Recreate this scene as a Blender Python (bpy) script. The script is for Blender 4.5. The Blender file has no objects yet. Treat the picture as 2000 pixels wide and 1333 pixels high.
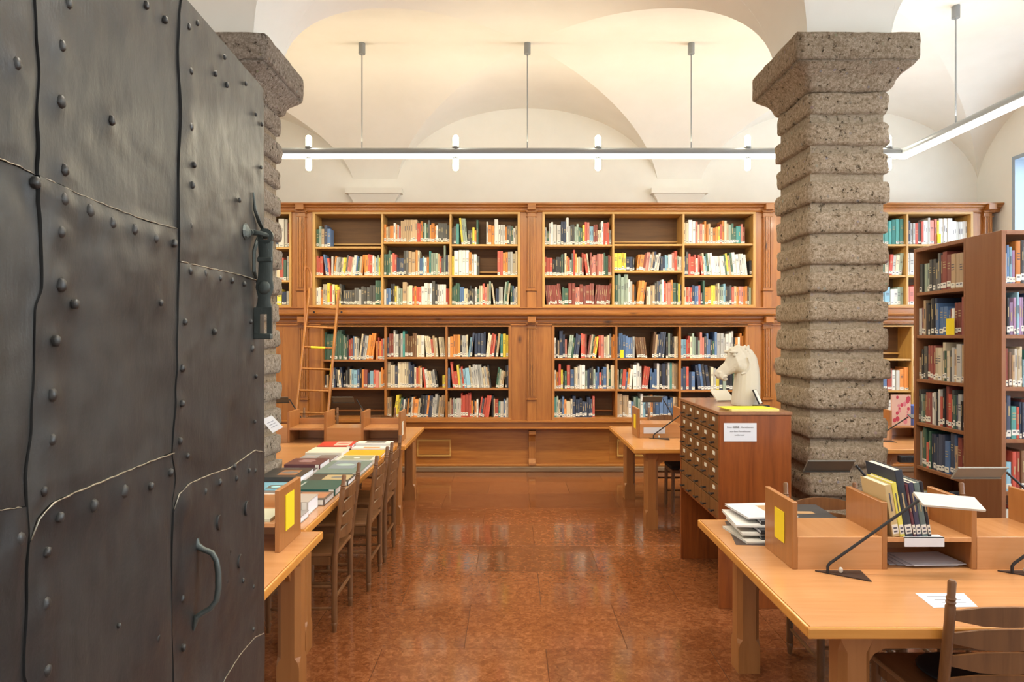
import bpy, bmesh, math, random
from mathutils import Vector, Matrix, noise
rnd = random.Random(7)
C = bpy.context.scene.collection
F = 1300.0; CZ = 1.75
def P(px, py, d):                      # pixel of the 2000x1333 frame at depth d -> world point
    return Vector(((px-1000)/F*d, d, CZ+(660-py)/F*d))

# ------------------------------------------------------------------ camera, world, lights
cam = bpy.data.cameras.new('camera'); cam_o = bpy.data.objects.new('camera', cam); C.objects.link(cam_o)
cam_o.location = (0, 0, CZ); cam_o.rotation_euler = (math.pi/2, 0, 0)
cam.sensor_width = 36; cam.lens = 36*F/2000; cam.shift_y = -6.5/2000; cam.clip_start = .05
bpy.context.scene.camera = cam_o
vs = bpy.context.scene.view_settings
vs.view_transform = 'Standard'; vs.look = 'None'; vs.gamma = 1; vs.use_curve_mapping = False
vs.exposure = 0.3
world = bpy.data.worlds.new('world'); bpy.context.scene.world = world; world.use_nodes = True
bg = world.node_tree.nodes['Background']; bg.inputs[0].default_value = (1.0, .975, .94, 1); bg.inputs[1].default_value = 0.85
def area(name, loc, rot, sx, sy, power, col, spread=180):
    l = bpy.data.lights.new(name, 'AREA'); l.shape = 'RECTANGLE'; l.size = sx; l.size_y = sy
    l.energy = power; l.color = col; l.spread = math.radians(spread)
    o = bpy.data.objects.new(name, l); C.objects.link(o); o.location = loc; o.rotation_euler = rot
    o['kind'] = 'structure'
    return o
RY, RZ = 7.13, 3.73                    # long lamp rail: depth, height
WARM = (1.0, .87, .58)
area('rail_light_down', (-.5, RY, RZ-.12), (0, 0, 0), 9.0, .1, 165, WARM)
area('rail_light_up', (-.5, RY, RZ+.12), (math.pi, 0, 0), 9.0, .1, 24, WARM)
area('side_rail_light_down', (4.2, 4.0, RZ-.12), (0, 0, 0), .1, 5.6, 70, (1, .93, .85))
area('side_rail_light_up', (4.2, 4.0, RZ+.12), (math.pi, 0, 0), .1, 5.6, 12, (1, .95, .9))
for k_, px_ in enumerate((603, 890, 1168, 1460, 1735)):
    for sg_ in (-1, 1):
        pl = bpy.data.lights.new('bulb_light', 'POINT'); pl.energy = 7.5 if sg_ < 0 else 4.5; pl.color = (1, .92, .76); pl.shadow_soft_size = .03
        po = bpy.data.objects.new('bulb_light', pl); C.objects.link(po); po.location = ((px_-1000)/F*RY, RY, RZ+sg_*.225); po['kind'] = 'structure'
area('added_front_light_down', (0, 2.4, RZ-.12), (0, 0, 0), 6.0, .1, 112, (1, .88, .72))  # added unseen light to brighten the near bay and foreground
area('added_front_light_up', (0, 2.4, RZ+.12), (math.pi, 0, 0), 6.0, .1, 14, WARM)  # upward half of the same added front light
area('window_daylight', (6.75, 7.2, 2.7), (0, math.radians(90), 0), 2.8, 2.5, 150, (.72, .86, 1.0))
area('front_window_daylight', (6.75, 2.6, 2.7), (0, math.radians(90), 0), 2.8, 2.5, 210, (.72, .86, 1.0))

# ------------------------------------------------------------------ materials
def nt(m): return m.node_tree.nodes, m.node_tree.links
def base_mat(name, col, rough=.5, metal=0, spec=.5, coat=0):
    m = bpy.data.materials.new(name); m.use_nodes = True
    b = m.node_tree.nodes['Principled BSDF']
    b.inputs['Base Color'].default_value = (*col, 1); b.inputs['Roughness'].default_value = rough
    b.inputs['Metallic'].default_value = metal; b.inputs['Specular IOR Level'].default_value = spec
    b.inputs['Coat Weight'].default_value = coat; b.inputs['Coat Roughness'].default_value = .12
    return m, b
def coords(m, scale, rot=(0, 0, 0)):
    n, l = nt(m)
    tc = n.new('ShaderNodeTexCoord'); oi = n.new('ShaderNodeObjectInfo')
    mul = n.new('ShaderNodeMath'); mul.operation = 'MULTIPLY'; mul.inputs[1].default_value = 37.
    l.new(oi.outputs['Random'], mul.inputs[0])
    add = n.new('ShaderNodeVectorMath'); add.operation = 'ADD'
    l.new(tc.outputs['Object'], add.inputs[0]); l.new(mul.outputs[0], add.inputs[1])
    mp = n.new('ShaderNodeMapping'); mp.inputs['Scale'].default_value = scale; mp.inputs['Rotation'].default_value = rot
    l.new(add.outputs[0], mp.inputs['Vector'])
    return mp.outputs['Vector'], add.outputs[0], oi
def noise_n(m, vec, scale, detail=3, rough=.5, dist=0):
    n, l = nt(m); t = n.new('ShaderNodeTexNoise')
    t.inputs['Scale'].default_value = scale; t.inputs['Detail'].default_value = detail
    t.inputs['Roughness'].default_value = rough; t.inputs['Distortion'].default_value = dist
    l.new(vec, t.inputs['Vector']); return t.outputs['Fac']
def ramp(m, fac, stops):
    n, l = nt(m); r = n.new('ShaderNodeValToRGB'); e = r.color_ramp.elements
    while len(e) < len(stops): e.new(.5)
    for i, (p, c) in enumerate(stops): e[i].position = p; e[i].color = (*c, 1)
    l.new(fac, r.inputs[0]); return r.outputs[0]
def mixc(m, a, b, fac, mode='MIX'):
    n, l = nt(m); x = n.new('ShaderNodeMix'); x.data_type = 'RGBA'; x.blend_type = mode
    if isinstance(fac, float): x.inputs[0].default_value = fac
    else: l.new(fac, x.inputs[0])
    for s, i in ((a, 6), (b, 7)):
        if isinstance(s, tuple): x.inputs[i].default_value = (*s, 1)
        else: l.new(s, x.inputs[i])
    return x.outputs[2]
def bump(m, b, fac, strength, dist):
    n, l = nt(m); x = n.new('ShaderNodeBump'); x.inputs['Strength'].default_value = strength
    x.inputs['Distance'].default_value = dist; l.new(fac, x.inputs['Height']); l.new(x.outputs[0], b.inputs['Normal'])
def wood(name, c1, c2, grain='z', rough=.38, knots=False, coat=.15, fine=26):
    m, b = base_mat(name, c1, rough, coat=coat); n, l = nt(m)
    s = {'x': (.07, 1, 1), 'y': (1, .07, 1), 'z': (1, 1, .07)}[grain]
    vec, raw, oi = coords(m, s)
    f = noise_n(m, vec, fine, 4, .6, .6); col = ramp(m, f, [(.32, c2), (.62, c1)])
    f2 = noise_n(m, raw, 1.3, 2); dk = tuple(x*.72 for x in c1)
    r2 = ramp(m, f2, [(.35, (0, 0, 0)), (.7, (1, 1, 1))])
    col = mixc(m, mixc(m, col, dk, .45), col, r2)
    if knots:
        sk = {'x': (.45, 1, 1), 'y': (1, .45, 1), 'z': (1, 1, .45)}[grain]
        vk, _, _ = coords(m, sk)
        v = n.new('ShaderNodeTexVoronoi'); v.inputs['Scale'].default_value = 3.2; l.new(vk, v.inputs['Vector'])
        k = ramp(m, v.outputs['Distance'], [(.03, (1, 1, 1)), (.11, (0, 0, 0))])
        col = mixc(m, col, tuple(x*.25 for x in c2), k)
    l.new(col, b.inputs['Base Color'])
    bump(m, b, f, .12, .002)
    return m
def plain(name, col, rough=.6, metal=0, spec=.4): return base_mat(name, col, rough, metal, spec)[0]
def emit(name, col, s):
    m, b = base_mat(name, col, .4); b.inputs['Emission Color'].default_value = (*col, 1); b.inputs['Emission Strength'].default_value = s
    return m

PINE = wood('pine_wood', (.43, .168, .034), (.29, .095, .016), 'z', .34, True)
PINEX = wood('pine_wood_horizontal', (.43, .168, .034), (.29, .095, .016), 'x', .34, True)
PINEL = wood('pale_shelf_wood', (.60, .35, .10), (.48, .25, .06), 'x', .42)
PINELZ = wood('pale_upright_wood', (.60, .35, .10), (.48, .25, .06), 'z', .42)
PINELD = wood('amber_shelf_wood', (.46, .195, .05), (.35, .125, .028), 'x', .42)
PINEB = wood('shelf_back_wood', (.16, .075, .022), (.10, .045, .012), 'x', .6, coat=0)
BEECH = wood('beech_laminate', (.61, .305, .125), (.53, .25, .095), 'x', .27, coat=.3)
BEECHY = wood('beech_laminate_across', (.61, .305, .125), (.53, .25, .095), 'y', .27, coat=.3)
BEECHZ = wood('beech_legs', (.42, .18, .055), (.34, .135, .036), 'z', .36)
EDGE = wood('golden_table_edge', (.72, .33, .07), (.66, .28, .05), 'x', .3, coat=.3)
CHAIR = wood('dark_chair_wood', (.20, .088, .030), (.11, .044, .014), 'z', .42, coat=0)
CHAIRS = wood('dark_seat_wood', (.25, .115, .042), (.15, .060, .020), 'y', .40, coat=.05)
CHERRY = wood('red_brown_cabinet_wood', (.30, .080, .015), (.16, .036, .007), 'z', .33, True, .3)
CHERRYD = wood('brown_drawer_wood', (.22, .10, .03), (.13, .055, .016), 'z', .4)
CHERRYT = wood('cabinet_top_wood', (.33, .15, .07), (.25, .105, .045), 'y', .3, coat=.4)
SHELFB = wood('brown_bookcase_wood', (.30, .125, .052), (.25, .095, .038), 'z', .45, coat=0)
PLINTH = wood('grey_worn_plinth_wood', (.26, .17, .10), (.14, .085, .05), 'x', .5, coat=0)
def plaster():
    m, b = base_mat('white_plaster', (.86, .845, .79), .9, spec=.15)
    vec, raw, _ = coords(m, (1, 1, 1))
    f = noise_n(m, raw, .9, 4, .6); nt(m)[1].new(ramp(m, f, [(.3, (.80, .785, .71)), (.65, (.87, .855, .785))]), b.inputs['Base Color'])
    bump(m, b, noise_n(m, raw, 9, 4), .15, .01); return m
PLASTER = plaster()
def stone(name, a, bcol, c):
    m, b = base_mat(name, a, .95, spec=.15); n, l = nt(m)
    vec, raw, _ = coords(m, (1, 1, 1))
    v = n.new('ShaderNodeTexVoronoi'); v.inputs['Scale'].default_value = 75; l.new(raw, v.inputs['Vector'])
    v2 = n.new('ShaderNodeTexVoronoi'); v2.inputs['Scale'].default_value = 14; v2.inputs['Randomness'].default_value = 1
    l.new(raw, v2.inputs['Vector'])
    f = noise_n(m, raw, 48, 6, .85)
    col = ramp(m, f, [(.38, bcol), (.5, a), (.62, c)])
    peb = ramp(m, v2.outputs['Distance'], [(.10, (1, 1, 1)), (.17, (0, 0, 0))])
    col = mixc(m, col, mixc(m, v2.outputs['Color'], (.50, .42, .33), .85), peb)
    pit = ramp(m, noise_n(m, raw, 26, 4, .7), [(.33, (1, 1, 1)), (.40, (0, 0, 0))])
    col = mixc(m, col, tuple(x*.35 for x in bcol), pit)
    l.new(col, b.inputs['Base Color'])
    mm = n.new('ShaderNodeMath'); mm.operation = 'ADD'; l.new(f, mm.inputs[0])
    inv = ramp(m, noise_n(m, raw, 26, 4, .7), [(.33, (0, 0, 0)), (.42, (1, 1, 1))]); l.new(inv, mm.inputs[1])
    bump(m, b, mm.outputs[0], 1.0, .03)
    return m
STONE = stone('rough_conglomerate_stone', (.55, .43, .30), (.32, .235, .145), (.78, .66, .52))
STONEL = stone('pale_conglomerate_stone', (.48, .41, .33), (.30, .245, .19), (.70, .63, .55))
MORTAR = stone('smooth_mortar', (.56, .45, .32), (.42, .33, .22), (.68, .57, .44))
def marble():
    m, b = base_mat('polished_red_marble', (.27, .085, .03), .14, spec=.55, coat=.25); n, l = nt(m)
    b.inputs['Coat Roughness'].default_value = .05
    vec, raw, oi = coords(m, (1, 1.0, 1))
    f1 = noise_n(m, raw, 24, 5, .65, 1.2)
    col = ramp(m, f1, [(.30, (.14, .046, .016)), (.48, (.20, .068, .023)), (.68, (.30, .12, .048))])
    f2 = noise_n(m, raw, 15, 6, .7, 2.5)
    vein = ramp(m, f2, [(.485, (0, 0, 0)), (.499, (1, 1, 1)), (.513, (0, 0, 0))])
    col = mixc(m, col, (.10, .030, .011), vein)
    hs = n.new('ShaderNodeHueSaturation'); l.new(col, hs.inputs['Color'])
    mr = n.new('ShaderNodeMapRange'); mr.inputs[3].default_value = .82; mr.inputs[4].default_value = 1.18
    l.new(oi.outputs['Random'], mr.inputs[0]); l.new(mr.outputs[0], hs.inputs['Value'])
    l.new(hs.outputs[0], b.inputs['Base Color'])
    f3 = noise_n(m, raw, 3, 3); mr2 = n.new('ShaderNodeMapRange'); mr2.inputs[3].default_value = .06; mr2.inputs[4].default_value = .20
    l.new(f3, mr2.inputs[0]); l.new(mr2.outputs[0], b.inputs['Roughness'])
    bump(m, b, noise_n(m, raw, 5, 2), .06, .006)
    return m
MARBLE = marble()
GROUT = plain('floor_joint', (.14, .07, .04), .7)
def iron(name, a, c, rough, metal):
    m, b = base_mat(name, a, rough, metal); n, l = nt(m)
    vec, raw, _ = coords(m, (1, 1, .3))
    f = noise_n(m, vec, 22, 6, .62, .3); g = noise_n(m, raw, 3.2, 4, .6)
    col = mixc(m, ramp(m, f, [(.3, tuple(x*.75 for x in a)), (.7, c)]), ramp(m, g, [(.3, tuple(x*.8 for x in a)), (.7, c)]), .6)
    l.new(col, b.inputs['Base Color'])
    mr = n.new('ShaderNodeMapRange'); mr.inputs[3].default_value = rough-.14; mr.inputs[4].default_value = rough+.16
    l.new(g, mr.inputs[0]); l.new(mr.outputs[0], b.inputs['Roughness'])
    mm = n.new('ShaderNodeMath'); mm.operation = 'ADD'; l.new(f, mm.inputs[0]); l.new(noise_n(m, raw, 14, 4, .6), mm.inputs[1])
    bump(m, b, mm.outputs[0], .5, .004)
    return m
IRON = iron('dark_iron_plate', (.042, .044, .047), (.080, .082, .079), .44, .55)
IRONHL = iron('highlight_iron_edge', (.30, .29, .25), (.46, .43, .34), .35, .7)  # lighter metal colour standing in for light caught on plate edges
IRONG = iron('green_grey_wrought_iron', (.075, .092, .088), (.12, .145, .138), .45, .5)
IRONK = plain('black_iron_gap', (.008, .008, .009), .8)
LAMPM = plain('grey_lamp_metal', (.30, .32, .33), .4, .3)
TUBE = emit('lit_diffuser', (1, .97, .88), 2.2)
BULB = emit('lit_bulb_tube', (1, .95, .74), 14)
BLACK = plain('black_metal', (.018, .018, .02), .4)
SHADEW = plain('white_lamp_shade', (.54, .52, .47), .5)
SHADEG = plain('grey_lamp_shade', (.085, .08, .07), .5)
SHADEM = plain('mid_grey_lamp_shade', (.24, .235, .21), .5)
PLATE = plain('dark_brown_lamp_plate', (.04, .026, .022), .45)
PAPER = plain('white_paper', (.68, .71, .77), .8)
PAPERC = plain('cream_paper', (.78, .76, .66), .8)
YELLOW = plain('yellow_paper', (.88, .68, .02), .7)
YTAPE = plain('yellow_tape', (.85, .74, .05), .5)
INK = plain('dark_ink', (.10, .10, .13), .8)
HORSE = base_mat('aged_plaster_cast', (.60, .56, .46), .75, spec=.25)[0]
CUSH = plain('black_cushion', (.012, .012, .014), .8)
BLUEP = plain('pale_blue_window_paint', (.34, .42, .50), .5)
PAGES = plain('book_pages', (.70, .66, .56), .9)
LABEL = plain('white_spine_label', (.74, .73, .68), .6)
GOLD = plain('gilt_print', (.45, .36, .20), .5)
def glass():
    m, b = base_mat('window_glass', (1, 1, 1), .02); b.inputs['Transmission Weight'].default_value = 1; b.inputs['IOR'].default_value = 1.1
    return m
GLASS = glass()
PAL = {  # letter: (word, colour)
 'w': ('white', (.74, .72, .66)), 'c': ('cream', (.66, .57, .40)), 'y': ('yellow', (.78, .62, .07)), 'o': ('orange', (.68, .25, .05)),
 'r': ('red', (.52, .09, .06)), 'm': ('maroon', (.24, .06, .045)), 'p': ('salmon pink', (.60, .22, .17)), 'b': ('blue', (.09, .17, .34)),
 'n': ('navy blue', (.04, .055, .10)), 'l': ('light blue', (.24, .44, .56)), 'g': ('dark green', (.05, .12, .085)), 'e': ('sage green', (.32, .40, .32)),
 't': ('teal', (.07, .30, .28)), 'k': ('black', (.022, .022, .026)), 'd': ('dark grey', (.10, .10, .095)), 'a': ('light grey', (.42, .42, .40)),
 'u': ('leather brown', (.17, .085, .04)), 'v': ('violet', (.34, .22, .38)), 's': ('tan', (.48, .34, .20))}
BM = {k: [plain('book_cloth_'+v[0].replace(' ', '_'), tuple(min(.85, c*f_+a_) for c in v[1]), .55) for f_, a_ in ((1, 0), (.72, .005), (1.18, .02), (.88, .03))] for k, v in PAL.items()}

# ------------------------------------------------------------------ mesh builder
WL = {}
class MB:
    def __init__(s): s.v = []; s.f = []; s.m = []
    def quadbox(s, pts, mi=0):          # 8 points: bottom 4 ccw, top 4 ccw
        o = len(s.v); s.v += [tuple(p) for p in pts]
        s.f += [tuple(o+i for i in q) for q in ((3,2,1,0),(4,5,6,7),(0,1,5,4),(1,2,6,5),(2,3,7,6),(3,0,4,7))]; s.m += [mi]*6; return s
    def box(s, x0, x1, y0, y1, z0, z1, mi=0, M=None):
        p = [Vector(q) for q in ((x0,y0,z0),(x1,y0,z0),(x1,y1,z0),(x0,y1,z0),(x0,y0,z1),(x1,y0,z1),(x1,y1,z1),(x0,y1,z1))]
        if M is not None: p = [M @ q for q in p]
        s.quadbox(p, mi); return s
    def prism(s, poly, ax, a, b, mi=0, M=None):   # poly of 2D points extruded along axis ax from a to b
        def mk(p, h):
            q = {'x': (h, p[0], p[1]), 'y': (p[0], h, p[1]), 'z': (p[0], p[1], h)}[ax]; q = Vector(q)
            return tuple(M @ q) if M is not None else tuple(q)
        n = len(poly); o = len(s.v); s.v += [mk(p, a) for p in poly]+[mk(p, b) for p in poly]
        s.f.append(tuple(o+i for i in range(n))[::-1]); s.f.append(tuple(o+n+i for i in range(n)))
        s.f += [(o+i, o+(i+1) % n, o+n+(i+1) % n, o+n+i) for i in range(n)]; s.m += [mi]*(n+2); return s
    def tube(s, pts, r, n=8, mi=0, caps=True):
        pts = [Vector(p) for p in pts]; rs = r if isinstance(r, (list, tuple)) else [r]*len(pts)
        o = len(s.v); prev = None
        for i, p in enumerate(pts):
            t = (pts[min(i+1, len(pts)-1)]-pts[max(i-1, 0)]).normalized()
            if prev is None:
                a = Vector((0, 0, 1)) if abs(t.z) < .9 else Vector((1, 0, 0)); u = t.cross(a).normalized()
            else: u = (prev-t*prev.dot(t)).normalized()
            prev = u; w = t.cross(u)
            for k in range(n):
                an = 2*math.pi*k/n; s.v.append(tuple(p+(u*math.cos(an)+w*math.sin(an))*rs[i]))
        for i in range(len(pts)-1):
            for k in range(n):
                a, b = o+i*n+k, o+i*n+(k+1) % n; s.f.append((a, b, b+n, a+n)); s.m.append(mi)
        if caps:
            s.f.append(tuple(o+k for k in range(n))[::-1]); s.f.append(tuple(o+(len(pts)-1)*n+k for k in range(n))); s.m += [mi]*2
        return s
    def loft(s, rings, mi=0):
        o = len(s.v); n = len(rings[0])
        for r in rings: s.v += [tuple(p) for p in r]
        for i in range(len(rings)-1):
            for k in range(n):
                a, b = o+i*n+k, o+i*n+(k+1) % n; s.f.append((a, b, b+n, a+n)); s.m.append(mi)
        s.f.append(tuple(o+k for k in range(n))[::-1]); s.f.append(tuple(o+(len(rings)-1)*n+k for k in range(n))); s.m += [mi]*2
        return s
    def ball(s, c, r, sc=(1, 1, 1), n=10, k=7, mi=0):
        rings = []
        for i in range(k):
            th = math.pi*(i+.5)/k if 0 < i < k-1 else (.02 if i == 0 else math.pi-.02)
            rings.append([Vector(c)+Vector((math.sin(th)*math.cos(2*math.pi*j/n)*sc[0], math.sin(th)*math.sin(2*math.pi*j/n)*sc[1], -math.cos(th)*sc[2]))*r for j in range(n)])
        return s.loft(rings, mi)
    def grid(s, fn, nu, nv, mi=0):
        o = len(s.v)
        for j in range(nv+1):
            for i in range(nu+1): s.v.append(tuple(fn(i/nu, j/nv)))
        for j in range(nv):
            for i in range(nu):
                a = o+j*(nu+1)+i; s.f.append((a, a+1, a+nu+2, a+nu+1)); s.m.append(mi)
        return s
    def build(s, name, mats, parent=None, smooth=False, bevel=0, origin=None, seg=1):
        if not isinstance(mats, (list, tuple)): mats = [mats]
        if parent is not None: off = WL[parent.name]
        elif origin is not None: off = Vector(origin)
        else:
            xs = [v[0] for v in s.v]; ys = [v[1] for v in s.v]; zs = [v[2] for v in s.v]
            off = Vector(((min(xs)+max(xs))/2, (min(ys)+max(ys))/2, min(zs)))
        me = bpy.data.meshes.new(name)
        me.from_pydata([(v[0]-off.x, v[1]-off.y, v[2]-off.z) for v in s.v], [], s.f)
        for m in mats: me.materials.append(m)
        me.polygons.foreach_set('material_index', s.m)
        me.update()
        bm = bmesh.new(); bm.from_mesh(me); bmesh.ops.recalc_face_normals(bm, faces=bm.faces); bm.to_mesh(me); bm.free()
        if smooth:
            me.polygons.foreach_set('use_smooth', [True]*len(me.polygons))
            if smooth == 'auto':
                me.set_sharp_from_angle(angle=math.radians(40))
        o = bpy.data.objects.new(name, me); C.objects.link(o)
        if parent is not None: o.parent = parent
        else: o.location = off
        WL[o.name] = off.copy()
        if bevel:
            b = o.modifiers.new('bevel', 'BEVEL'); b.width = bevel; b.segments = seg; b.limit_method = 'ANGLE'
        return o
def tag(o, label, cat=None, group=None, kind=None):
    if label: o['label'] = label
    if cat: o['category'] = cat
    if group: o['group'] = group
    if kind: o['kind'] = kind
    return o
def thing(name, loc, label, cat, group=None):
    o = bpy.data.objects.new(name, None); C.objects.link(o); o.location = loc; o.empty_display_size = .1
    WL[o.name] = Vector(loc); return tag(o, label, cat, group)
def struct(o): o['kind'] = 'structure'; return o
def B(*a, **k): return MB().box(*a, **k)
def copy_tree(o, parent=None):
    c = o.copy(); C.objects.link(c); c.parent = parent; WL[c.name] = WL[o.name].copy()
    for ch in list(o.children): copy_tree(ch, c)
    return c

# ------------------------------------------------------------------ room shell
XL, XR, YF, YN = -6.25, 6.40, 9.15, .45
fl = struct(B(XL-.2, XR+.4, YN-2.0, YF+.2, -.12, -.006).build('floor', GROUT))
tw, td = .92, .62
tm = {}
def tile(x, y, w, d):
    k = (round(w, 3), round(d, 3))
    if k not in tm:
        mb = MB(); g = .0012; a, b, h = w/2-g, d/2-g, .002
        mb.prism([(-a, -b), (a, -b), (a, b), (-a, b)], 'z', -.006, -h*.4)
        mb.loft([[(-a, -b, -.001), (a, -b, -.001), (a, b, -.001), (-a, b, -.001)], [(-a+h, -b+h, 0), (a-h, -b+h, 0), (a-h, b-h, 0), (-a+h, b-h, 0)]])
        o = mb.build('floor_tile', MARBLE, fl, origin=(0, 0, 0))
        # mesh was built relative to the floor: rebuild locally
        me = o.data
        for v in me.vertices: v.co += WL[fl.name]
        tm[k] = me
    else:
        o = bpy.data.objects.new('floor_tile', tm[k]); C.objects.link(o); o.parent = fl
    o.location = Vector((x, y, 0))-WL[fl.name]
    o.rotation_euler.z = rnd.choice((0, math.pi)); return o
r = 0; y = -.6
while y < YF:
    x = XL-(.46 if r % 2 else 0)
    while x < XR+.1:
        tile(x+tw/2, y+td/2, tw, td); x += tw
    y += td; r += 1
struct(B(XL-.4, XR+.4, YF, YF+.3, 0, 5.4).build('wall_back', PLASTER))
struct(B(XL-.4, XL, YN, YF, 0, 5.4).build('wall_left', PLASTER))
# right wall with two window openings
WZ0, WZ1 = 1.25, 4.06
mb = MB()
ys = [YN, 1.3, 3.9, 5.9, 8.50, YF]
for a, b, op in ((ys[0], ys[1], 0), (ys[1], ys[2], 1), (ys[2], ys[3], 0), (ys[3], ys[4], 1), (ys[4], ys[5], 0)):
    if op: mb.box(XR, XR+.45, a, b, 0, WZ0); mb.box(XR, XR+.45, a, b, WZ1, 5.4)
    else: mb.box(XR, XR+.45, a, b, 0, 5.4)
struct(mb.build('wall_right', PLASTER))
for n, (a, b) in enumerate(((5.9, 8.50), (1.3, 3.9))):
    w = struct(MB().box(XR-.015, XR+.5, b-.05, b-.001, WZ0+.002, WZ1-.002).box(XR-.015, XR+.5, a+.001, a+.05, WZ0+.002, WZ1-.002)
        .box(XR-.015, XR+.5, a+.05, b-.05, WZ1-.05, WZ1-.002).box(XR-.03, XR+.5, a+.05, b-.05, WZ0+.002, WZ0+.05).build('window_%d' % (n+1), BLUEP))
    for k in range(4):
        y0 = a+.05+(b-a-.1)*k/4; y1 = a+.05+(b-a-.1)*(k+1)/4
        for z0, z1 in ((WZ0+.05, 2.9), (2.9, WZ1-.05)):
            fo = MB().box(XR+.2, XR+.25, y0, y0+.045, z0, z1).box(XR+.2, XR+.25, y1-.045, y1, z0, z1).box(XR+.2, XR+.25, y0+.045, y1-.045, z0, z0+.045).box(XR+.2, XR+.25, y0+.045, y1-.045, z1-.045, z1).build('window_sash', BLUEP, w)
            B(XR+.222, XR+.228, y0+.045, y1-.045, z0+.045, z1-.045).build('glass_pane', GLASS, fo)
# vaulted ceiling
ZS, RISE = 3.775, 1.13
PXL, PXR, PW = -2.335, 2.015, .57     # left edges of the two pillars, width
PY0, PY1 = 4.54, 5.11
def warp(x, y):
    if y <= PY1: return x
    k = min(1, (y-PY1)/(YF-PY1)); w = 1 if x <= PXL+PW else max(0, 1-(x-(PXL+PW))/(PXR-PXL-PW))
    if x < -4: w *= max(0, 1-(-4-x)/2.2)
    return x+.17*k*w
def arch(t): return ZS+RISE*math.sqrt(max(0, 1-t*t))
xb = [(XL-.02, PXL), (PXL+PW, PXR), (PXR+PW, XR+.02)]; yb = [(YN-.4, PY0), (PY1, YF+.02)]
mb = MB()
for (x0, x1) in xb:
    for (y0, y1) in yb:
        cx, hx, cy, hy = (x0+x1)/2, (x1-x0)/2, (y0+y1)/2, (y1-y0)/2
        for ax in (0, 1):
            for sg in (-1, 1):
                def fn(a, b, ax=ax, sg=sg):
                    v = math.sin(b*math.pi/2)
                    s_ = math.sin((a*2-1)*math.pi/2*.999)
                    u = v*s_
                    if ax == 0: X, Y = cx+hx*u, cy+hy*v*sg
                    else: X, Y = cx+hx*v*sg, cy+hy*u
                    return (warp(X, Y), Y, arch(u))
                mb.grid(fn, 40, 26)
        # bands across the pillar line (along y) and between bays (along x)
for (x0, x1) in xb:
    cx, hx = (x0+x1)/2, (x1-x0)/2
    mb.grid(lambda a, b: (cx+hx*math.sin((a*2-1)*math.pi/2), PY0+(PY1-PY0)*b, arch(math.sin((a*2-1)*math.pi/2))), 64, 1)
for (y0, y1) in yb:
    cy, hy = (y0+y1)/2, (y1-y0)/2
    for x0 in (PXL, PXR):
        mb.grid(lambda a, b: (lambda Y: (warp(x0+PW*b, Y), Y, arch((Y-cy)/hy)))(cy+hy*math.sin((a*2-1)*math.pi/2)), 64, 1)
o = struct(mb.build('ceiling', PLASTER, smooth=True))
# corbels on the back wall
for cx_, n in (((675+790)/2, 1), ((1273+1375)/2, 2)):
    x = (cx_-1000)/F*YF
    prof = [(YF-.0, 3.56), (YF-.10, 3.56), (YF-.10, 3.585), (YF-.13, 3.62), (YF-.17, 3.70), (YF-.17, 3.715), (YF-.20, 3.715), (YF-.20, 3.775), (YF, 3.775)]
    mb = MB()
    lay = [(3.56, .285, .06), (3.60, .285, .06), (3.64, .30, .07), (3.70, .345, .09), (3.712, .35, .095), (3.714, .385, .115), (3.765, .385, .115), (3.79, .385, .115)]
    mb.loft([[(x-h, YF, z), (x-h, YF-d, z), (x+h, YF-d, z), (x+h, YF, z)] for z, h, d in lay])
    struct(mb.build('trim_%d' % n, PLASTER))

# ------------------------------------------------------------------ stone pillars
def rough_block(x0, x1, y0, y1, z0, z1, amp, seed, r_=.02, shape=None):
    mb = MB(); cx, cy, cz = (x0+x1)/2, (y0+y1)/2, (z0+z1)/2; hx, hy, hz = (x1-x0)/2, (y1-y0)/2, (z1-z0)/2
    n = 12; nz = max(4, int((z1-z0)/.028))
    def surf(p):
        q = Vector((max(-hx+r_, min(hx-r_, p.x)), max(-hy+r_, min(hy-r_, p.y)), max(-hz+r_, min(hz-r_, p.z))))
        d = p-q
        if d.length > 1e-6: p = q+d.normalized()*min(r_, max(abs(d.x), abs(d.y), abs(d.z)))
        w = p+Vector((cx, cy, cz))
        nn = noise.noise(w*9+Vector((seed, 0, 0)))*.6+noise.noise(w*28)*.4
        dirn = Vector((p.x/hx, p.y/hy, 0)); dirn = dirn.normalized() if dirn.length > 0 else dirn
        return w+dirn*nn*amp+Vector((0, 0, noise.noise(w*7)*amp*.5))
    for (a, b, c) in ((0, 1, 1), (0, 1, -1), (1, 0, 1), (1, 0, -1)):
        def fn(u, v):
            u, v = u*2-1, v*2-1
            p = Vector((u*hx, c*hy, v*hz)) if a == 0 else Vector((c*hx, u*hy, v*hz)); return surf(p)
        mb.grid(fn, n, nz)
    for c in (1, -1): mb.grid(lambda u, v: surf(Vector(((u*2-1)*hx, (v*2-1)*hy, c*hz))), n, n)
    bm_weld(mb); return mb
def bm_weld(mb):
    key = {}; mp = []; nv = []
    for v in mb.v:
        k = tuple(round(c, 4) for c in v)
        if k not in key: key[k] = len(nv); nv.append(v)
        mp.append(key[k])
    mb.v = nv; mb.f = [tuple(mp[i] for i in f) for f in mb.f]
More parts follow.
